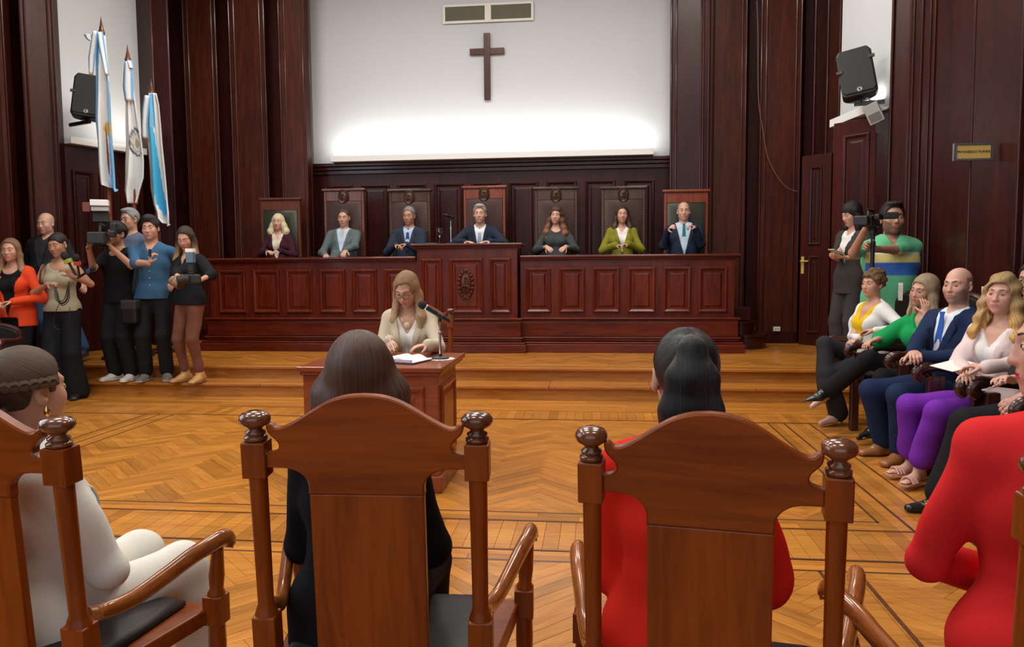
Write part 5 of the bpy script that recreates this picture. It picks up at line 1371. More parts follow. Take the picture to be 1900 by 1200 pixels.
        if kd in('long','bob'):
            face=np.maximum.reduce(np.broadcast_arrays(lat - .15*np.maximum(-.06-cc,0), b-(-.030), cc-top))
            D=np.maximum(D,-face*hs)
            if hair.get('fringe'): pass
        else:
            yb=hair.get('side',-.018)
            face=np.maximum.reduce(np.broadcast_arrays(b-(yb+0*a), cc-top)); D=np.maximum(D,-face*hs)
            # below the hair line: free the ears and the nape
            earc=np.maximum.reduce(np.broadcast_arrays(cc-(hair.get('burn',-.005)), b-.040)); D=np.maximum(D,-earc*hs)
            ec=np.sqrt(((b-.014)/1.0)**2+((cc+.004)/1.5)**2)-.025; ec=np.maximum(ec,.060-np.abs(a))
            if kd!='curly': D=np.maximum(D,-ec*hs)
            if kd!='tail': 
                D=np.maximum(D,np.where(np.sqrt(a*a)<9,-(cc-hair.get('nape',-.055)),-1)*hs)
            else:
                D=np.maximum(D,np.where(b<.118,-(cc+.055-(.0)),-1)*hs)
        if kd=='ring': D=np.maximum(D,(cc-(hair.get('ringz',.045)+.15*(b-.06)))*hs); 
        if kd=='ring': D=np.maximum(D,-(b-.0)*hs)
        return D
    S_.cuts.append(cut)
    Pn,Q=S_.mesh(h); ho=fastmesh('hair',Pn,Q,hairmat(c,hair.get('c2'),hair.get('sp',.4),ztop=float(hc[2]+hair.get('gz',-.02)),zlen=hair.get('gl',.2)),t)
    def sa(P):
        q=(P-hc)@Rh/hs
        if kd=='tail':
            g=np.array([0,.07,.085]); d=unit(np.array([0,.75,.65])); e1=np.array([1.,0,0]); e2=np.cross(d,e1); v=q-g; return np.arctan2(v@e1,v@e2)*1.6
        if kd=='curly': return q[:,0]*30+q[:,2]*22
        return np.arctan2(q[:,0]-hair.get('partx',.01),q[:,1]-hair.get('crown',.0))*1.5
    setsa(ho,Pn,sa)
# ================================================================ THE PEOPLE OF THE PICTURE
def spot(px,Y,z,rz,x=None):
    loc=Vector((WX(px,Y) if x is None else x,Y,z)); inv=Matrix.Rotation(-R(rz),3,'Z')
    f=lambda qx,qy,Yw: tuple(inv@(at(qx,qy,Yw)-loc))
    fw=lambda X,Y_,Z: tuple(inv@(Vector((X,Y_,Z))-loc))
    return loc,R(rz),f,fw
def jk(c,**k): 
    d=dict(k='jacket',name='jacket',inf=.019,neck='v',h0=.42,w=.070,lapel=.052,pad=1,hem=-.16,c=c); d.update(k); return d
def sh(c,**k):
    d=dict(k='shirt',name='shirt',inf=.008,sl=1.9,neck='v',h0=.92,w=.02,collar=.035,hem=.0,c=c,fold=.001); d.update(k); return d
def tie(c,**k):
    d=dict(k='tie',c=c,inf=.013); d.update(k); return d
def clasp(c,k=1,dy=0):
    return dict(hr=(c[0]-.075,c[1]+.03,c[2]),hl=(c[0]+.075,c[1]+.03,c[2]+.012),handr=dict(d=(.85,-.45,-.1),n=(.1,-.2,-1),curl=40),handl=dict(d=(-.85,-.45,-.15),n=(-.1,-.3,-1),curl=40))
PP_={}
JG='judges seated behind the bench'
JYp=10.02
# --- the seven behind the bench
def judge(key,label,px,rz,H,dz=0,**k):
    loc,r,f,fw=spot(px,JYp,PLZ,rz)
    PP_[key]=person(label,loc,r,H=H,sit=True,seatz=.50+dz,group=JG,res=.0058,cres=.0095,**k)
judge('j1','woman with platinum bob and maroon jacket seated at the left end of the bench',518,6,1.60,fem=True,lean=-4,skin='fair',lips=(.55,.06,.05),
  top=[sh((.62,.55,.45),collar=0,h0=.75,w=.05),jk((.050,.014,.024),h0=.12,w=.085,lapel=0,split=.01)],legs=dict(c=(.04,.012,.02)),shoes=dict(c=(.02,.02,.02)),
  hair=dict(k='bob',c=(.80,.66,.42),L=.225,out=.03,w=.040,faceh=.030,fw=.052,th=.016,taper=.8,res=.007),hr=(-.08,-.26,.80),hl=(.10,-.27,.80),handr=dict(d=(.8,-.6,-.1)),handl=dict(d=(-.8,-.6,-.1)))
judge('j2','man in grey suit with pale tie leaning back with crossed leg',638,4,1.72,lean=-8,skin='light',head=(0,6,0),top=[sh((.45,.55,.68)),jk((.105,.135,.140),h0=.25,w=.085,split=.015),tie((.50,.51,.46),end=.12)],
  legs=dict(c=(.10,.12,.12)),shoes=dict(c=(.02,.02,.02)),hair=dict(k='short',c=(.07,.055,.045),th=.008),fat=1.08,
  fr=(-.10,-.62,.42),kr=(.5,-.2,1.2),hl=(.14,-.42,.80),handl=dict(d=(-.1,-.9,-.5),n=(0,-.3,-1),curl=20),hr=(-.17,-.30,.74))
judge('j3','man in dark pinstriped navy suit with clasped hands and blue tie',760,2,1.74,lean=-4,skin='tan',head=(-8,8,0),brow=(.10,.09,.08),top=[sh((.40,.50,.68)),jk((.030,.038,.060),h0=.35),tie((.025,.05,.20),end=.38)],
  legs=dict(c=(.03,.04,.06)),shoes=dict(c=(.02,.02,.02)),hair=dict(k='short',c=(.26,.25,.24),th=.009),jaw=.95,**clasp((-.05,-.30,.86)))
judge('j4','silver-haired man in navy suit and pale blue tie at the bench centre',893,2,1.76,lean=7,skin='fair',head=(0,2,0),brow=(.20,.17,.14),top=[sh((.75,.77,.80)),jk((.022,.030,.050),h0=.30),tie((.30,.38,.50),end=.33)],
  legs=dict(c=(.03,.04,.06)),shoes=dict(c=(.02,.02,.02)),hair=dict(k='short',c=(.42,.40,.36),th=.012,top=.02),
  hr=(-.15,-.46,.885),hl=(.16,-.46,.885),handr=dict(d=(.75,-.65,-.02),n=(0,0,-1),curl=15),handl=dict(d=(-.75,-.65,-.02),n=(0,0,-1),curl=15),er=(-1,.3,-.35),el=(1,.3,-.35))
judge('j5','woman in charcoal top with very long wavy brown hair at the bench',1032,2,1.68,fem=True,lean=-6,skin='fair',head=(-8,0,4),top=[dict(k='shirt',name='blouse',inf=.014,sl=1.75,neck='round',rr=.075,rc=.99,nr=.058,collar=0,hem=-.1,c=(.052,.058,.062),puff=.012,fold=.006)],
  legs=dict(c=(.03,.03,.03)),shoes=dict(c=(.02,.02,.02)),hair=dict(k='long',c=(.085,.040,.024),c2=(.24,.085,.035),L=.40,w=.042,out=.045,front=.06,wave=.004,th=.016,taper=.8,gz=-.02,gl=.20,faceh=.066,fw=.052,res=.007),
  hr=(-.12,-.30,.82),hl=(.13,-.30,.82),handr=dict(d=(.5,-.7,-.35),curl=15),handl=dict(d=(-.5,-.7,-.35),curl=15),er=(-.7,.3,-.7),el=(.7,.3,-.7))
judge('j6','smiling woman in olive green blazer and white blouse at the bench',1154,0,1.68,fem=True,lean=-5,skin='light',head=(4,0,0),top=[sh((.75,.73,.70),collar=0,h0=.80,w=.05),jk((.21,.20,.022),h0=.28,w=.085,lapel=.04,hem=-.14,cuff=.014)],
  legs=dict(c=(.20,.19,.02)),shoes=dict(c=(.02,.02,.02)),hair=dict(k='long',c=(.045,.022,.014),c2=(.10,.05,.03),L=.30,w=.030,out=.02,front=.03,th=.012,res=.007),**clasp((-.01,-.28,.83)),er=(-.8,.3,-.7),el=(.8,.3,-.7))
judge('j7','bald man in navy suit with teal tie gesturing at the right end',1268,-4,1.76,lean=-8,skin='fair',head=(2,2,0),buzz=(.25,.20,.17),top=[sh((.48,.58,.72)),jk((.020,.030,.055),h0=.10,w=.10,split=.03),tie((.020,.17,.18),end=.0,inf=.016)],
  legs=dict(c=(.02,.03,.05)),shoes=dict(c=(.02,.02,.02)),fat=1.14,full=1.08,jaw=1.1,hr=(-.20,-.30,1.02),hl=(.13,-.30,1.04),handr=dict(d=(.35,-.7,.35),n=(.6,0,-.4),curl=60),handl=dict(d=(-.75,-.4,.25),n=(-.2,0,-1),curl=60),er=(-.35,.2,-1),el=(.35,.2,-1))
# --- the speaker at the small desk
loc,r,f,fw=spot(762,5.30,0,2)
u_=person('woman in beige blazer with glasses reading aloud at the small desk',loc,r,H=1.68,fem=True,sit=True,seatz=.44,lean=9,head=(-12,30,2),skin='light',shut=True,res=.0042,cres=.009,neckf=.02,
  top=[sh((.78,.76,.72),collar=0,h0=.66,w=.085,sl=0),jk((.50,.425,.315),h0=.28,w=.085,lapel=.05,cuff=.004)],legs=dict(c=(.04,.04,.045)),shoes=dict(c=(.03,.02,.02)),
  hair=dict(k='long',c=(.27,.155,.075),c2=(.45,.29,.15),L=.40,w=.030,out=.022,front=.02,th=.012,faceh=.082,fw=.054,part=.25,gz=.10,gl=.25,res=.005,Ls={-1:.40,1:.34}),
  hr=f(722,632,4.86),hl=f(795,640,4.80),handr=dict(d=(.45,-.85,-.35),n=(.5,0,-.9),curl=50),handl=dict(d=(-.85,-.5,-.05),n=(0,0,-1),curl=25),er=(-.45,.3,-1),el=(.45,.3,-1),fr=(-.12,-.15,.085),fl=(.12,-.15,.085))
PP_['u']=u_
def glasses(P,c=(.015,.013,.012),w=.026,h=.017,lens=True):
    T=P['T']; m=MB(); y=-.100
    for s in (-1,1):
        pts=[T(s*.032+math.cos(a)*w*(1 if abs(math.cos(a))<.9 else .97),y-abs(0)*1+ (.006*abs(s*.032+math.cos(a)*w)/.06),.000+math.copysign(abs(math.sin(a))**.6,math.sin(a))*h) for a in [2*PI*i/16 for i in range(17)]]
        m.tube(pts,.0018,6,cap=False)
        m.tube([T(s*(.032+w),y+.006,.004),T(s*.078,-.03,.006),T(s*.080,.015,.0)],.0018,6)
    m.tube([T(-.007,y,.003),T(.007,y,.003)],.0018,6)
    return m.build('eyeglasses',plain('glasses_frame',c,.3),P['o'],smooth=True)
glasses(u_)
T=u_['T']; m=MB(); 
for s in (-1,1): m.sph(T(s*.083,.004,-.036),.006,8)
m.build('earring',M['chrome'],u_['o'],smooth=True)
tp=u_['tp']; c=Vector(tp(.80,.0,.098)); d=Vector(u_['fwd'])
m=MB(); m.lathe([(.022,0),(.022,.004),(.015,.008),(.001,.009)],n=20,axis=tuple(d)); m.v=[(v[0]+c.x,v[1]+c.y,v[2]*1.0+c.z) for v in m.v]; m.build('medallion',plain('cream_stone',(.72,.64,.45),.3),u_['o'],smooth=True)
m=MB(); m.tube(catmull([Vector(tp(.95,-.06,.04)),Vector(tp(.88,-.035,.085)),c+d*.002,Vector(tp(.88,.035,.085)),Vector(tp(.95,.06,.04))],4),.0012,5); m.build('neck_chain',M['gold'],u_['o'],smooth=True)
# watch and ring
wv=Vector(u_['WR'][1]); m=MB(); dd=Vector(u_['WR'][1]-u_['EL'][1]).normalized(); m.tube([wv+dd*.0,wv+dd*.008],.029,16); m.build('bracelet',M['black'],u_['o'],smooth=True)
wr=u_['WR'][-1]; hw=Vector(wr)+Vector(u_['HD'][-1])*.085*1.0
pn=thing('pen','gold and white pen held over the open book','pen',(0,0,0)); Rz=Matrix.Rotation(R(2),3,'Z'); hwW=loc+Rz@hw
MB().tube([hwW+Vector((-.035,.02,.075)),hwW+Vector((.018,-.012,-.030))],.0042,8).build('barrel',plain('pen_white',(.75,.70,.55),.3),pn,smooth=True)
MB().tube([hwW+Vector((.018,-.012,-.030)),hwW+Vector((.028,-.018,-.050))],[.0042,.0012],8).build('nib',M['gold'],pn,smooth=True)

# --- standing group on the left
loc,r,f,fw=spot(24,6.95,0,12)
person('woman in open coral blazer with clasped hands at the left edge',loc,r,H=1.66,fem=True,skin='light',head=(4,2,0),cres=.010,top=[dict(k='shirt',name='top',inf=.006,sl=0,neck='round',rr=.08,rc=.98,nr=.055,collar=0,hem=-.12,c=(.012,.012,.014)),jk((.74,.075,.025),h0=-.05,w=.13,lapel=.0,split=.09,splitw=.2,hem=-.24,inf=.024)],
  legs=dict(c=(.012,.012,.013),flare=.03),shoes=dict(c=(.02,.02,.02)),hair=dict(k='long',c=(.22,.12,.065),c2=(.42,.27,.15),L=.36,w=.028,out=.02,front=.02,th=.011),**clasp((.02,-.24,1.00)),er=(-1,.4,-.6),el=(1,.4,-.6))
loc,r,f,fw=spot(92,8.02,SZ2,8)
person('bald man in dark suit and jeans standing behind the woman in beige',loc,r,H=1.72,skin='fair',buzz=(.35,.30,.27),head=(-6,8,0),full=1.08,fat=1.12,top=[sh((.03,.03,.035)),jk((.020,.020,.023),h0=.3)],
  legs=dict(c=(.03,.07,.14)),shoes=dict(c=(.02,.025,.035),sole=(.03,.04,.06)),hl=f(168,552,7.9),handl=dict(d=(.4,-.6,-.5)),fl=(.42,-.12,.085),fr=(-.02,0,.085),el=(1,.6,-.3))
loc,r,f,fw=spot(112,7.12,0,14)
cW=person('young woman in sleeveless beige top holding news microphones and cables',loc,r,H=1.72,fem=True,skin='tan',head=(-14,12,-4),shut=True,cres=.0095,fat=.95,
  top=[dict(k='shirt',name='tank_top',inf=.011,sl=0,neck='round',rr=.088,rc=.97,nr=.06,collar=0,hem=-.02,c=(.40,.36,.255),armhole=.115,fold=.003)],
  legs=dict(c=(.014,.015,.018),flare=.065,knee=.02,l=2.02,waist=.10),shoes=dict(c=(.02,.02,.02),heel=.02),hair=dict(k='short',c=(.02,.016,.014),th=.008,nape=-.07,burn=-.03,side=-.012,faceh=.056),brow=(.03,.02,.015),
  hr=f(88,527,6.85),hl=f(133,512,6.82),handr=dict(d=(.9,-.35,.1),n=(0,.3,-1),curl=55),handl=dict(d=(-.45,-.35,.75),n=(-.7,.2,-.3),curl=60),er=(-1,.7,-.5),el=(1,.2,-.9))
m=MB(); k=cW['k']; tp=cW['tp']
m.tube(catmull([Vector(tp(.95,.05,-.05)),Vector(tp(.99,-.075,.0)),Vector(tp(.85,-.125,.10)),Vector(tp(.6,-.14,.13)),Vector(tp(.35,-.15,.09))],5),.008,6); m.build('bag_strap',M['black'],cW['o'],smooth=True)
def W(P,local): 
    o=P['o']; return Vector(o.location)+Matrix.Rotation(o.rotation_euler[2],3,'Z')@Vector(local)
hp=W(cW,cW['WR'][1]+cW['HD'][1]*.08)
def news_mic(label,p,d,cubecol,sc=1.0):
    t=thing('news_microphone',label,'microphone',p,0); d=Vector(d).normalized()
    m=MB(); m.tube([-d*.10,Vector((0,0,0)),d*.06],[.010,.011,.016],10); m.build('handle',M['black'],t,smooth=True)
    m=MB(); q=Vector((0,0,1)).rotation_difference(d).to_matrix(); m.sph(d*.10,.034*sc,12,Rm=q,sc=(1,1,1.3)); m.build('foam_windscreen',M['foam'],t,smooth=True)
    m=MB(); m.box((-.026*sc,-.026*sc,.03),(.026*sc,.026*sc,.068)); m.v=[tuple(q@Vector(v)) for v in m.v]; m.build('mic_flag',plain('mic_flag',cubecol,.5),t,bevel=.003)
    return t
a=at(131,493,6.72); news_mic('black foam news microphone with a yellow-green collar in her left hand',a,(-.35,-.2,.9),(.35,.42,.05),1.1)
a=at(145,497,6.74); news_mic('black foam news microphone with a red and white collar',a,(.1,-.3,.9),(.6,.08,.05),.9)
a=at(158,507,6.80); news_mic('smaller dark blue microphone poking from the same fist',a,(.8,-.1,.4),(.03,.07,.16),.7)
cb=plain('black_cable',(.012,.012,.012),.5)
m=MB(); rs=np.random.RandomState(4)
for i in range(6):
    o=rs.uniform(-6,6); m.tube(catmull([at(128,522,6.74),at(122+o,556,6.72),at(108+o,560+o,6.72),at(103+o*.5,540,6.74),at(99,528,6.76)],6),.0045,5)
m.tube(catmull([at(113,556,6.72),at(100,590,6.74),at(105,610,6.74),at(128,606,6.74),at(129,570,6.74)],6),.003,5)
tag(m.build('microphone_cable',cb,smooth=True),'loops of black cable gathered in her right hand','cable')['kind']='stuff'
loc,r,f,fw=spot(222,7.50,SZ1,-8)
cm=person('cameraman in black clothes and white trainers carrying a shoulder video camera',loc,r,H=1.70,skin='tan',head=(-4,0,4),brow=(.02,.015,.012),beard=(.05,.035,.03,.35),cres=.0095,
  top=[dict(k='shirt',name='t_shirt',inf=.014,sl=.75,neck='round',rr=.075,rc=.99,nr=.062,collar=0,hem=-.14,c=(.012,.012,.014),fold=.004,cuff=.01)],legs=dict(c=(.014,.014,.016),flare=.016,inf=.02,knee=.01),
  shoes=dict(c=(.62,.61,.58),rough=.6,sole=(.70,.70,.68)),hair=dict(k='short',c=(.015,.012,.011),th=.016,top=.03,faceh=.052),hr=f(165,462,7.12),hl=f(207,460,7.12),handr=dict(d=(.5,-.3,.7),n=(.7,-.2,0),curl=50),handl=dict(d=(-.4,-.2,.9),n=(-.5,-.5,0),curl=50),er=(-.3,.3,-1),el=(.8,.2,-1))
loc,r,f,fw=spot(247,8.15,SZ2,-6)
P5=person('grey-haired man with glasses half hidden behind the cameraman',loc,r,H=1.76,skin='light',head=(-8,4,0),top=[sh((.10,.13,.20)),],legs=dict(c=(.03,.06,.13)),shoes=dict(c=(.02,.02,.02)),hair=dict(k='short',c=(.30,.31,.32),th=.012,top=.02),res=.006)
glasses(P5)
loc,r,f,fw=spot(283,7.50,SZ1,18)
P6=person('man in rolled-up blue denim shirt with a cross-body strap',loc,r,H=1.76,skin='light',head=(-4,4,-3),brow=(.03,.02,.015),cres=.0095,top=[sh((.045,.115,.215),sl=1.05,h0=.80,w=.045,hem=-.12,inf=.016,fold=.005,cuff=.008,nr=.066)],
  legs=dict(c=(.014,.014,.016),flare=.012,inf=.018),shoes=dict(c=(.14,.13,.11),rough=.7,sole=(.35,.34,.31)),hair=dict(k='short',c=(.022,.016,.013),th=.018,top=.035,faceh=.068),
  hr=f(277,488,7.10),handr=dict(d=(.3,-.2,.9),n=(.8,.3,0),curl=65),er=(-1,.2,-.7),hl=f(330,520,7.5),el=(.9,.5,-.5))
m=MB(); tp=P6['tp']; m.tube(catmull([Vector(tp(.93,-.08,-.06)),Vector(tp(.97,-.085,.0)),Vector(tp(.80,-.11,.115)),Vector(tp(.5,-.13,.135)),Vector(tp(.1,-.165,.11)),Vector(tp(-.1,-.19,.05))],5),.014,6,flat=.35); m.build('shoulder_strap',M['black'],P6['o'],smooth=True)
hb=at(243,575,7.30); bag=thing('shoulder_bag','black camera bag hanging at the hip of the man in blue','bag',hb,0)
m=MB(); m.box((-.085,-.05,-.14),(.085,.05,.10)); m.build('bag_body',M['leather_black'],bag,bevel=.02); m=MB(); m.box((-.088,-.056,.0),(.088,.045,.105)); m.build('flap',M['rubber'],bag,bevel=.02)
# button placket and pocket on the denim shirt
m=MB()
for h_ in (.72,.58,.44,.30,.16): m.sph(Vector(tp(h_,.0,np.interp(h_,[.05,.32,.6,.8],[.113,.107,.121,.103])))+Vector(P6['fwd'])*.018,.006,8)
m.build('button',plain('pearl',(.5,.5,.5),.3),P6['o'],smooth=True)
rm=W(P6,P6['WR'][-1]+P6['HD'][-1]*.10); tag(MB().tube([rm+Vector((0,-.03,-.03)),rm+Vector((.0,-.03,.045))],.014,10).build('voice_recorder',M['black'],smooth=True),'small black voice recorder in the raised fist of the man in blue','recorder')
loc,r,f,fw=spot(351,7.40,SZ1,-14)
P7=person('woman in black blouse and brown trousers looking down at her camera',loc,r,H=1.64,fem=True,skin='light',head=(20,24,0),shut=True,cres=.0095,fat=.95,top=[dict(k='shirt',name='blouse',inf=.016,sl=1.35,neck='v',h0=.62,w=.05,nr=.058,collar=0,hem=-.12,c=(.014,.015,.018),fold=.007,puff=.012)],
  legs=dict(c=(.165,.066,.042),flare=-.006,inf=.008),shoes=dict(c=(.50,.26,.085),boot=.06,rough=.5,heel=.02,sole=(.2,.1,.05)),hair=dict(k='long',c=(.045,.028,.020),c2=(.45,.27,.11),L=.40,w=.032,out=.035,front=.02,th=.012,gz=-.03,gl=.20),
  hr=f(330,517,7.02),hl=f(372,519,7.0),handr=dict(d=(.8,-.5,.0),n=(.3,0,.9),curl=35),handl=dict(d=(-.8,-.5,-.05),n=(-.3,0,.9),curl=35),er=(-1,.4,-.7),el=(1,.4,-.7))
def still_camera():
    c=at(356,517,6.86); t=thing('flash_camera','black photo camera with tall flash unit held by the woman in brown trousers','camera',c,R(10))
    bx('camera_body',(-.07,-.035,-.045),(.07,.035,.045),M['black'],t,bevel=.012); m=MB(); m.lathe([(.035,0),(.037,.03),(.041,.06),(.041,.10),(.036,.105),(.03,.095),(.001,.09)],n=20,axis=(-.9,-.4,-.1)); m.v=[(v[0]-.02,v[1]-.03,v[2]) for v in m.v]; m.build('lens',M['rubber'],t,smooth=True)
    bx('grip',(.05,-.055,-.04),(.085,.02,.035),M['rubber'],t,bevel=.01); bx('viewfinder_hump',(-.025,-.03,.045),(.025,.03,.07),M['black'],t,bevel=.008)
    bx('flash_neck',(-.028,-.03,.071),(.028,.03,.15),M['black'],t,bevel=.006); bx('flash_head',(-.034,-.05,.151),(.034,.03,.25),plain('flash_grey',(.10,.16,.22),.4),t,bevel=.006); bx('diffuser',(-.036,-.052,.251),(.036,.032,.285),M['paper'],t,bevel=.004)
still_camera()
def lensbag():
    c=at(327,523,6.90); t=thing('lens_case','patterned brown lens pouch hanging from her forearm','pouch',c,0)
    m=MB(); m.tube([(-.045,0,.02),(.05,-.02,-.03)],.045,14); m.build('pouch_body',plain('patterned',(.22,.13,.07),.7,var=.7,bscale=70),t,smooth=True); m=MB(); m.tube([(.05,-.02,-.03),(.065,-.026,-.038)],.038,14); m.build('dark_rim',M['black'],t,smooth=True)
lensbag()
def video_camera(label,c,rz,sc=1.0,monitor=True,tilt=0,lite=True):
    """lens points along local -Y"""
    t=thing('video_camera',label,'camera',c,rz)
    B=lambda nm,a,b,mt,bv=.006: bx(nm,tuple(x*sc for x in a),tuple(x*sc for x in b),M[mt],t,bevel=bv)
    B('camera_body',(-.05,-.16,-.06),(.05,.16,.07),'black',.012); B('battery',(-.04,.161,-.05),(.04,.23,.05),'rubber')
    m=MB(); m.lathe([(.040*sc,0),(.043*sc,.05*sc),(.047*sc,.08*sc),(.05*sc,.13*sc),(.058*sc,.14*sc),(.062*sc,.19*sc),(.052*sc,.19*sc),(.045*sc,.17*sc),(.001,.165*sc)],n=24,axis=(0,-1,-.05)); m.v=[(v[0],v[1]-.155*sc,v[2]) for v in m.v]; m.build('lens',M['rubber'],t,smooth=True)
    m=MB(); m.box((-.075*sc,-.42*sc,-.055*sc),(.075*sc,-.30*sc,.055*sc)); m.build('lens_hood',M['black'],t,bevel=.01)
    m=MB(); m.tube([Vector(p)*sc for p in ((0,-.12,.07),(0,-.11,.12),(0,.08,.12),(0,.12,.07))],.013*sc,8); m.build('top_handle',M['black'],t,smooth=True)
    m=MB(); m.tube([Vector(p)*sc for p in ((.03,-.26,.13),(.03,-.02,.13))],.014*sc,10); m.build('shotgun_microphone',M['foam'],t,smooth=True)
    if monitor:
        B('viewfinder_arm',(.05,-.10,.03),(.10,-.07,.06),'black'); B('viewfinder',(.07,-.16,.02),(.13,.03,.08),'black',.01)
    B('shoulder_pad',(-.045,.0,-.085),(.045,.14,-.061),'rubber',.01)
    return t
vc=video_camera('shoulder video camera with a white lamp on top carried by the man in black',at(190,444,7.10),R(27),1.0)
for (nm,a,b,mt) in (('mount',(-.02,-.04,.13),(.02,.02,.17),'black'),('control_unit',(-.07,-.06,.17),(.07,.05,.27),'rubber'),('lamp_housing',(-.075,-.10,.275),(.075,.0,.32),'grey'),('lamp_panel',(-.080,-.12,.325),(.080,-.01,.385),'ledge'),('cable_box',(.07,-.02,.05),(.13,.08,.16),'black')):
    bx(nm,a,b,M[mt],vc,bevel=.006)
m=MB(); m.box((-.15,-.08,.27),(-.085,-.07,.36)); m.build('barn_door',plain('barn_red',(.18,.04,.02),.5),vc)
bx('rec_lamp',(-.062,-.165,.0),(-.05,-.150,.01),plain('rec_red',(.9,.05,.1),.4,emit=1.0),vc)

# --- right: woman with phone, second cameraman
loc,r,f,fw=spot(1582,7.85,SZ2,-62)
person('woman with black fringe in a dark grey vest suit looking at a phone',loc,r,H=1.68,fem=True,skin='fair',head=(-10,18,0),lips=(.5,.08,.07),brow=(.02,.015,.01),top=[sh((.72,.72,.72),collar=0,h0=.85,w=.05,sl=0),jk((.050,.044,.043),h0=.28,w=.08,lapel=0,hem=-.30,sl=1.3,inf=.024)],
  legs=dict(c=(.050,.046,.046),flare=.05,inf=.025,l=2.0),shoes=dict(c=(.02,.02,.02)),hair=dict(k='bob',c=(.016,.013,.013),L=.23,out=.01,w=.030,faceh=.028,fw=.050,th=.013,taper=.8),
  hr=f(1554,480,7.55),hl=f(1572,478,7.45),handr=dict(d=(.2,-.9,.1),n=(.2,0,.9),curl=35),handl=dict(d=(-.3,-.9,.1),n=(-.2,0,.9),curl=35),er=(-1,.6,-.8),el=(1,.6,-.8))
ph=thing('mobile_phone','mobile phone in a pale green case held by the woman in grey','phone',at(1552,468,7.42),R(-62))
m=MB(); m.box((-.037,-.075,-.004),(.037,.075,.004)); q=Matrix.Rotation(R(-22),3,'X'); m.v=[tuple(q@Vector(v)) for v in m.v]; m.build('phone_case',plain('phone_green',(.50,.58,.40),.4),ph,bevel=.003)
m=MB(); m.box((-.034,-.071,.0042),(.034,.071,.0052)); m.v=[tuple(q@Vector(v)) for v in m.v]; m.build('screen',M['black'],ph)
loc,r,f,fw=spot(1652,7.12,0,-10)
def polo(a,b,h_):
    n=len(a); c=np.tile(np.array([.115,.47,.25]),(n,1))
    t_=(np.abs(a)<.20)
    c[(h_>.735)&(h_<.765)&t_]=[.68,.72,.68]; c[(h_>.60)&(h_<=.735)&t_]=[.66,.58,.22]; c[(h_>.40)&(h_<=.60)&t_]=[.035,.13,.48]
    c[(h_>.30)&(h_<.315)&t_]=[.10,.40,.22]
    return c
P9=person('cameraman in green striped polo shirt filming beside the open door',loc,r,H=1.88,skin='tan',head=(8,-2,2),beard=(.03,.02,.016,.55),brow=(.02,.015,.01),fat=1.22,full=1.1,jaw=1.1,cres=.0075,
  top=[dict(k='shirt',name='polo_shirt',inf=.018,sl=.85,neck='v',h0=.84,w=.03,nr=.066,collar=.03,hem=-.22,c=(.1,.45,.2),colfn=polo,cuff=.014,fold=.004)],legs=dict(c=(.02,.02,.025)),shoes=dict(c=(.02,.02,.02)),hair=dict(k='short',c=(.012,.01,.01),th=.012,top=.02),
  hr=f(1606,425,6.72),hl=f(1622,462,6.72),handr=dict(d=(.2,-.2,.95),n=(.8,-.3,0),curl=60),handl=dict(d=(-.7,-.35,.3),n=(-.3,-.8,0),curl=70),er=(-.7,.1,-1),el=(.5,.2,-1.3),hsc=1.1)
v2=video_camera('compact video camera on a monopod in front of the man in green',at(1616,412,6.62),R(-34),.72)
mp=thing('monopod','black monopod under the compact video camera','monopod',(0,0,0)); a=at(1620,430,6.66); b=at(1618,640,6.66)
MB().tube([a,Vector((a.x,a.y,.9)),Vector((a.x,a.y,.9)),Vector((a.x,a.y,.02))],[.017,.017,.012,.012],10).build('tube',M['black'],mp,smooth=True); MB().tube([a+Vector((0,0,-.02)),a+Vector((0,0,.03))],.03,12).build('head_plate',M['black'],mp,smooth=True)
MB().sph(Vector((a.x,a.y,.015)),.016,8).build('foot',M['rubber'],mp,smooth=True)
c=at(1652,400,6.82); vf=bx('viewfinder_eyepiece',(-.065,-.06,-.028),(.055,.05,.028),M['black'],None,bevel=.008); vf.location=c; vf.rotation_euler=(0,0,R(-10)); tag(vf,'black camera viewfinder held before the eyes of the man in green','viewfinder')
# --- the row seated along the right wall (facing -X)
RG='guests seated along the right wall'
def rs_(Y,x,rz): 
    loc=Vector((x,Y,0)); inv=Matrix.Rotation(-R(rz),3,'Z')
    return loc,R(rz),(lambda qx,qy,Yw: tuple(inv@(at(qx,qy,Yw)-loc))),(lambda X,Y_,Z: tuple(inv@(Vector((X,Y_,Z))-loc)))
loc,r,f,fw=rs_(6.42,2.22,-74)
person('curly-haired woman in white cardigan over a mustard yellow top',loc,r,H=1.60,fem=True,sit=True,lean=-5,skin='light',head=(14,2,3),group=RG,cres=.0095,res=.0048,
  top=[dict(k='shirt',name='top',inf=.007,sl=0,neck='v',h0=.62,w=.085,nr=.06,collar=0,hem=-.05,c=(.72,.46,.015)),jk((.74,.74,.72),h0=-.1,w=.12,lapel=0,pad=0,split=.06,splitw=.1,hem=-.1,inf=.020,fold=.006)],
  legs=dict(c=(.028,.029,.033),flare=.03),shoes=dict(c=(.60,.36,.30),heel=.05,pointy=1,stiletto=1),hair=dict(k='curly',c=(.17,.09,.045),th=.014,faceh=.058),
  hr=f(1592,628,6.2),hl=f(1625,612,6.05),handr=dict(d=(.3,-.9,-.2),n=(0,0,-1)),handl=dict(d=(-.8,-.4,-.1),n=(0,0,-1)),fl=fw(1.98,6.35,.085),fr=fw(1.86,6.25,.30),footdir={-1:(.1,-.85,-.35)},er=(-1,.3,-.5),el=(1,.3,-.5))
loc,r,f,fw=rs_(5.80,2.43,-70)
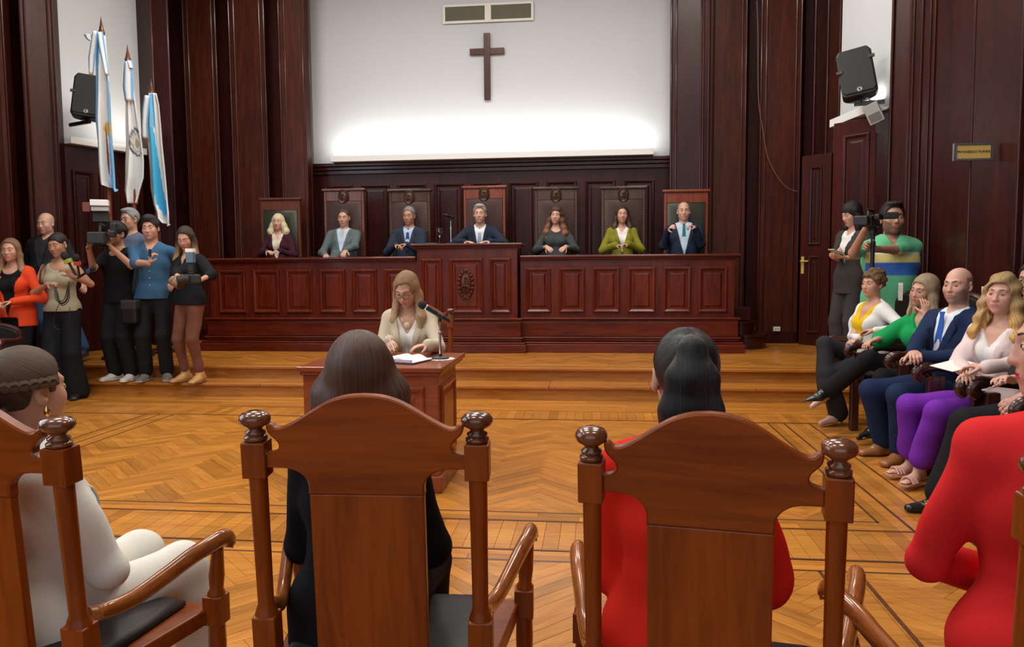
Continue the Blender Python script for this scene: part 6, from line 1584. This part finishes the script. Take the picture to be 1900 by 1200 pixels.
P=person('blonde woman in emerald green blouse resting her cheek on one hand',loc,r,H=1.64,fem=True,sit=True,seatz=.40,lean=3,skin='light',head=(6,6,10),group=RG,cres=.0095,res=.0048,
  top=[dict(k='shirt',name='blouse',inf=.018,sl=1.15,neck='v',h0=.72,w=.07,nr=.058,collar=0,hem=-.1,c=(.012,.30,.085),fold=.007,puff=.02)],
  legs=dict(c=(.014,.014,.016),flare=.02),shoes=dict(c=(.012,.014,.016),boot=.09,heel=.045,pointy=1.2,rough=.22),hair=dict(k='long',c=(.40,.30,.19),c2=(.50,.38,.22),L=.33,w=.032,out=.02,front=.0,th=.013,faceh=.068,fw=.056),
  hr=f(1625,630,5.7),handr=dict(d=(.1,-.9,-.2),n=(.2,0,-1)),hl=(.150,-.170,.945),handl=dict(d=(-.25,.15,.95),n=(-.8,.25,0),curl=20),el=(.5,-.6,-1),er=(-1,.3,-.5),fl=fw(2.06,5.72,.115),fr=fw(1.78,6.0,.34),footdir={-1:(-.1,-.93,-.15)},kr=(.35,-.4,1))
m=MB(); wv=Vector(P['WR'][1]); dd=Vector(P['WR'][1]-P['EL'][1]).normalized(); m.tube([wv-dd*.045,wv-dd*.03],.029,16); m.build('wristwatch',M['gold'],P['o'],smooth=True)
loc,r,f,fw=rs_(5.19,2.31,-66)
P=person('bearded balding man in navy suit with bright blue tie',loc,r,H=1.72,sit=True,seatz=.41,lean=-6,skin='fair',head=(14,0,0),group=RG,buzz=(.10,.08,.07),beard=(.15,.12,.105,.5),brow=(.05,.035,.03),full=1.04,cres=.0095,res=.0045,fat=1.06,
  top=[sh((.72,.75,.80)),jk((.016,.028,.075),h0=.25,w=.075),tie((.035,.12,.45),end=.05,inf=.018)],legs=dict(c=(.015,.026,.070),inf=.018,flare=.012),shoes=dict(c=(.30,.12,.04),rough=.3),
  hr=f(1695,652,4.95),hl=f(1712,662,4.93),handr=dict(d=(.75,-.6,-.1),n=(0,.1,-1),curl=45),handl=dict(d=(-.8,-.5,0),n=(0,.1,-1),curl=45),fr=fw(1.98,5.36,.085),fl=fw(2.0,5.12,.085),er=(-1,.3,-.5),el=(1,.3,-.5))
m=MB(); wv=Vector(P['WR'][1]); dd=Vector(P['WR'][1]-P['EL'][1]).normalized(); m.tube([wv-dd*.02,wv-dd*.004],.033,16); m.build('wristwatch',M['chrome'],P['o'],smooth=True)
loc,r,f,fw=rs_(4.58,2.30,-62)
P=person('blonde woman in pale pink blazer and violet trousers',loc,r,H=1.64,fem=True,sit=True,seatz=.41,lean=-3,skin='fair',head=(16,0,4),group=RG,cres=.009,res=.0045,full=1.08,
  top=[sh((.74,.72,.70),collar=0,h0=.66,w=.09),jk((.70,.56,.555),h0=.05,w=.10,lapel=.05,split=.03,hem=-.2,fold=.005)],legs=dict(c=(.165,.028,.36),inf=.014,flare=.022,l=1.78),
  hair=dict(k='long',c=(.44,.29,.13),c2=(.62,.36,.10),L=.42,w=.038,out=.03,front=.09,wave=.006,th=.016,faceh=.068,gz=-.02,gl=.2),lips=(.62,.20,.22),
  hr=f(1796,690,4.35),hl=f(1830,680,4.2),handr=dict(d=(.6,-.75,-.1),n=(0,.1,-1),curl=30),handl=dict(d=(-.85,-.3,0),n=(0,.1,-1),curl=35),fr=fw(1.93,4.78,.105),fl=fw(1.90,4.60,.105),er=(-1,.3,-.4),el=(1,.3,-.4))
def sandal(P,s,c):
    a=V3(*P['AN'][s]); t=MB(); d=V3(s*.18,-1,0); d=unit(d); sd=V3(-d[1],d[0],0); z0=a[2]-.085*P['k']
    pts=[(a+d*q+sd*w_) for q,w_ in ((-.055,.022),(.02,.03),(.10,.040),(.165,.030),(.175,0),(.165,-.030),(.10,-.040),(.02,-.03),(-.055,-.022))]
    n=len(pts); vs=[(p[0],p[1],z0+.004) for p in pts]+[(p[0],p[1],z0+.014) for p in pts]; t.add(vs,[tuple(range(n-1,-1,-1)),tuple(range(n,2*n))]+[(i,(i+1)%n,n+(i+1)%n,n+i) for i in range(n)])
    o=t.build('sandal',c,P['o'])
    m=MB()
    for q in (.085,.105,.125): m.tube([a+d*q+sd*.040+V3(0,0,-.065),a+d*q+sd*.02+V3(0,0,-.035),a+d*q+V3(0,0,-.028),a+d*q-sd*.02+V3(0,0,-.035),a+d*q-sd*.040+V3(0,0,-.065)],.007,6)
    m.build('strap',c,o,smooth=True)
    MB().tube([a-d*.045+V3(0,0,-.068),a-d*.05+V3(0,0,-.085*P['k'])],.012,8).build('heel',c,o,smooth=True)
nude=plain('nude_leather',(.58,.33,.26),.4)
for s in (1,-1): sandal(P,s,nude)
m=MB(); 
for s in (-1,1): m.tube([P['T'](s*.082,.004,-.04),P['T'](s*.085,.0,-.06)],[.004,.010],8)
m.build('earring',M['chrome'],P['o'],smooth=True)
loc,r,f,fw=rs_(4.00,2.36,-74)
P=person('woman in wide black trousers and buckled black shoes, upper body out of frame',loc,r,H=1.70,fem=True,sit=True,lean=0,skin='fair',group=RG,top=[dict(k='shirt',name='blouse',inf=.014,sl=1.9,neck='round',rr=.07,collar=0,hem=-.1,c=(.02,.02,.022))],
  legs=dict(c=(.014,.014,.016),inf=.022,flare=.035,knee=.015),shoes=dict(c=(.012,.012,.013),pointy=.6,rough=.15),hair=dict(k='long',c=(.03,.02,.015),L=.3),
  hr=f(1872,716,3.75),hl=f(1900,735,3.7),handr=dict(d=(.2,-.9,.2),n=(.3,0,-1),curl=30,spread=1.6),fr=fw(1.83,4.12,.085),fl=fw(1.95,3.85,.085),er=(-1,.3,-.4),el=(1,.3,-.4))
m=MB(); a=V3(*P['AN'][-1]); 
for q in (.02,.05): m.tube([a+V3(-.033,-q,-.045),a+V3(-.02,-q-.01,-.008),a+V3(.015,-q-.01,-.008),a+V3(.033,-q,-.045)],.008,6)
m.build('studded_strap',plain('studs',(.35,.34,.33),.4,metal=.6,var=.8,bscale=220),P['o'],smooth=True)
m=MB(); m.tube([a+V3(-.022,-.10,-.024),a+V3(.022,-.10,-.024)],.006,6); m.tube([a+V3(-.022,-.125,-.034),a+V3(.022,-.125,-.034)],.006,6); m.build('buckle',M['gold'],P['o'],smooth=True)
loc,r,f,fw=rs_(3.36,2.30,-80)
P=person('seated guest in leopard print pointed shoe, hidden behind the red jacket',loc,r,H=1.68,fem=True,sit=True,lean=0,skin='light',group=RG,top=[dict(k='shirt',name='blouse',inf=.014,sl=1.9,neck='round',rr=.07,collar=0,hem=-.1,c=(.02,.02,.022))],
  legs=dict(c=(.02,.02,.022),inf=.02),shoes=dict(c=(.45,.30,.24),pointy=1.4),hair=dict(k='long',c=(.03,.02,.015),L=.3),fl=fw(1.80,3.2,.085),fr=fw(1.90,3.84,.26),kr=(-.6,-.3,1),footdir={-1:fw(1.90-.85+2.30-2.30,3.84+.15,.26)and(-.35,-.9,-.0)})
for o in [c for c in bpy.data.objects if c.parent==P['o'] and c.name.startswith('shoe')]:
    lm=plain('leopard_print',(.50,.34,.28),.4); nt=lm.node_tree; v=nt.nodes.new('ShaderNodeTexVoronoi'); v.inputs['Scale'].default_value=85; tc=nt.nodes.new('ShaderNodeTexCoord'); nt.links.new(tc.outputs['Object'],v.inputs['Vector'])
    rp=nt.nodes.new('ShaderNodeValToRGB'); rp.color_ramp.interpolation='CONSTANT'; rp.color_ramp.elements[0].color=(.03,.015,.01,1); rp.color_ramp.elements[1].position=.38; rp.color_ramp.elements[1].color=(.55,.40,.34,1); nt.links.new(v.outputs['Distance'],rp.inputs[0]); nt.links.new(rp.outputs[0],nt.nodes['Principled BSDF'].inputs['Base Color'])
    o.data.materials[0]=lm
dark_chair('dark armchair out of frame under the leopard shoe guest',(2.30+.14,3.36,0),R(-90))
loc,r,f,fw=rs_(5.60,3.02,-50)
P=person('dark-haired man with glasses in the second row behind the blonde in pink',loc,r,H=1.70,sit=True,lean=0,skin='light',head=(0,6,0),top=[sh((.3,.3,.33)),jk((.02,.02,.025))],legs=dict(c=(.02,.02,.025)),shoes=dict(c=(.02,.02,.02)),hair=dict(k='short',c=(.02,.017,.015),th=.010,faceh=.078))
glasses(P)
tag(MB().box((0,0,0),(.21,.15,.004)).build('folded_programme',M['paper'],bevel=.001),'pale folded programme on the lap of the woman in violet trousers','paper')
o=bpy.data.objects['folded_programme']; o.location=at(1768,690,4.35); o.rotation_euler=(R(6),R(-8),R(25))

# --- foreground: four women seen from behind in the arched armchairs
FG='women seated in the front row armchairs'
def fg(key,px,Y,rz,x=None):
    return spot(px,Y,0,180+rz,x)
C2,R2=CHR['c2']; C3,R3=CHR['c3']; C1,R1=CHR['c1']; C4,R4=CHR['c4']
def front(C,Rz,dy=.17,dx=0):
    n=Vector((-math.sin(Rz),math.cos(Rz),0)); e=Vector((math.cos(Rz),math.sin(Rz),0)); return C+n*dy+e*dx
def seatp(p,ang):
    inv=Matrix.Rotation(-ang,3,'Z'); return (lambda qx,qy,Yw: tuple(inv@(at(qx,qy,Yw)-p))),(lambda X,Y_,Z: tuple(inv@(Vector((X,Y_,Z))-p)))
# ponytail
p=front(C3,R3,.20,-.058); ang=PI+R3+R(0); f,fw=seatp(p,ang)
P=person('woman with sleek black ponytail and red jacket in the front row',p,ang,H=1.52,fem=True,sit=True,seatz=.395,lean=5,skin='light',head=(9,0,-1),group=FG,res=.004,cres=.008,sw=.150,
  top=[jk((.62,.022,.012),h0=.3,w=.06,hem=-.2,fold=.011,fsc=22,res=.0075,puff=.006)],legs=dict(c=(.55,.02,.012)),shoes=dict(c=(.02,.02,.02)),
  hair=dict(k='tail',c=(.012,.012,.014),th=.009,sp=.27,res=.0045,strand=.0003,nape=-.06,tz=.088,side=-.02,burn=-.02),hr=(-.10,-.30,.60),hl=(.10,-.30,.60),er=(-.35,.45,-1),el=(.35,.45,-1),fr=(-.1,-.40,.085),fl=(.1,-.40,.085))
PP_['s']=P
# long brown hair
p=front(C2,R2,.22,-.085); ang=PI+R2; f,fw=seatp(p,ang)
P=person('woman with long straight brown hair and black clothes in the front row',p,ang,H=1.50,fem=True,sit=True,seatz=.375,lean=4,skin='light',head=(4,0,0),group=FG,res=.005,cres=.009,sw=.150,
  top=[dict(k='shirt',name='jacket',inf=.018,sl=1.9,neck='v',h0=.6,w=.06,collar=0,hem=-.2,c=(.008,.008,.010),fold=.006,res=.008)],legs=dict(c=(.01,.01,.012)),shoes=dict(c=(.02,.02,.02)),
  hair=dict(k='long',c=(.105,.052,.032),c2=(.07,.033,.020),L=.44,w=.050,out=.03,th=.020,backoff=.02,sp=.34,res=.0055,strand=.0004,front=-.03,taper=.6),hr=(-.12,-.30,.56),hl=(.12,-.30,.56),er=(-.35,.45,-1),el=(.35,.45,-1),fr=(-.1,-.40,.085),fl=(.1,-.40,.085))
PP_['r']=P
# white jacket, left
p=front(C1,R1,.22,-.075); ang=PI+R1+R(-18); f,fw=seatp(p,ang)
P=person('woman in ivory white suit with braided brown hair at the left',p,ang,H=1.54,fem=True,sit=True,seatz=.325,lean=2,skin='light',head=(6,0,0),group=FG,res=.0042,cres=.008,sw=.176,fat=1.1,
  top=[jk((.74,.74,.70),h0=.3,w=.06,hem=-.22,fold=.011,fsc=20,res=.008,lap=.5,inf=.024)],legs=dict(c=(.70,.69,.63),inf=.02),shoes=dict(c=(.6,.6,.55)),
  hair=dict(k='tail',c=(.10,.055,.030),c2=(.035,.02,.014),ct=(.035,.02,.014),tz=.0,th=.012,gz=.02,gl=.06,res=.0055,strand=.0004,faceh=.085,side=-.035),hr=(-.03,-.20,.47),hl=(.06,-.18,.50),er=(-1,.12,-.55),el=(.35,.45,-1),fr=(-.1,-.45,.085),fl=(.1,-.45,.085))
PP_['q']=P
T_=P['T']; m=MB()
for j in range(2):
    pts=[]
    for i in range(40):
        u=i/39; a=R(205-205*u*.85) ; cx,cy=.088*math.cos(a-R(0)),.018+.108*math.sin(a)
        w=.007*math.sin(i*1.1+j*PI); pts.append(Vector(T_(cx*1.02,cy*1.0,.030+.008*math.cos(i*1.1+j*PI)-.012*u)))
    m.tube(pts,.0085,6)
bo=m.build('braid',hairmat((.13,.075,.042),None,.4),P['o'],smooth=True); setsa(bo,np.array([v.co[:] for v in bo.data.vertices]),lambda P:P[:,0]*40+P[:,2]*60)
m=MB(); m.lathe([(.002,.0),(.007,-.012),(.008,-.02),(.004,-.026),(.001,-.028)],n=12); e=T_(-.084,.008,-.038); m.v=[(v[0]+e[0],v[1]+e[1],v[2]+e[2]) for v in m.v]; m.build('earring',M['gold'],P['o'],smooth=True)
# red jacket, right edge
p=front(C4,R4,.27,.05); ang=PI+R4+R(-8); f,fw=seatp(p,ang)
P=person('woman in crimson jacket with black hair shown in profile at the right edge',p,ang,H=1.60,fem=True,sit=True,seatz=.44,lean=2,skin='light',head=(72,4,0),group=FG,fat=1.14,res=.004,cres=.008,sw=.168,lips=(.55,.03,.07),
  top=[jk((.64,.024,.026),h0=.3,w=.06,hem=-.2,fold=.012,fsc=20,res=.008,inf=.026,lap=.4)],legs=dict(c=(.02,.02,.02)),shoes=dict(c=(.02,.02,.02)),
  hair=dict(k='long',c=(.012,.010,.011),L=.30,w=.034,out=.0,th=.014,sp=.3,front=-.02,res=.006),hr=(-.10,-.34,.60),hl=(.06,-.22,.60),el=(.85,.25,-.85),er=(-1,.2,-.8),fr=(-.34,-.40,.085),fl=(-.12,-.45,.085),kr=(-.4,-.6,.8),kl=(-.4,-.6,.8))
PP_['t']=P
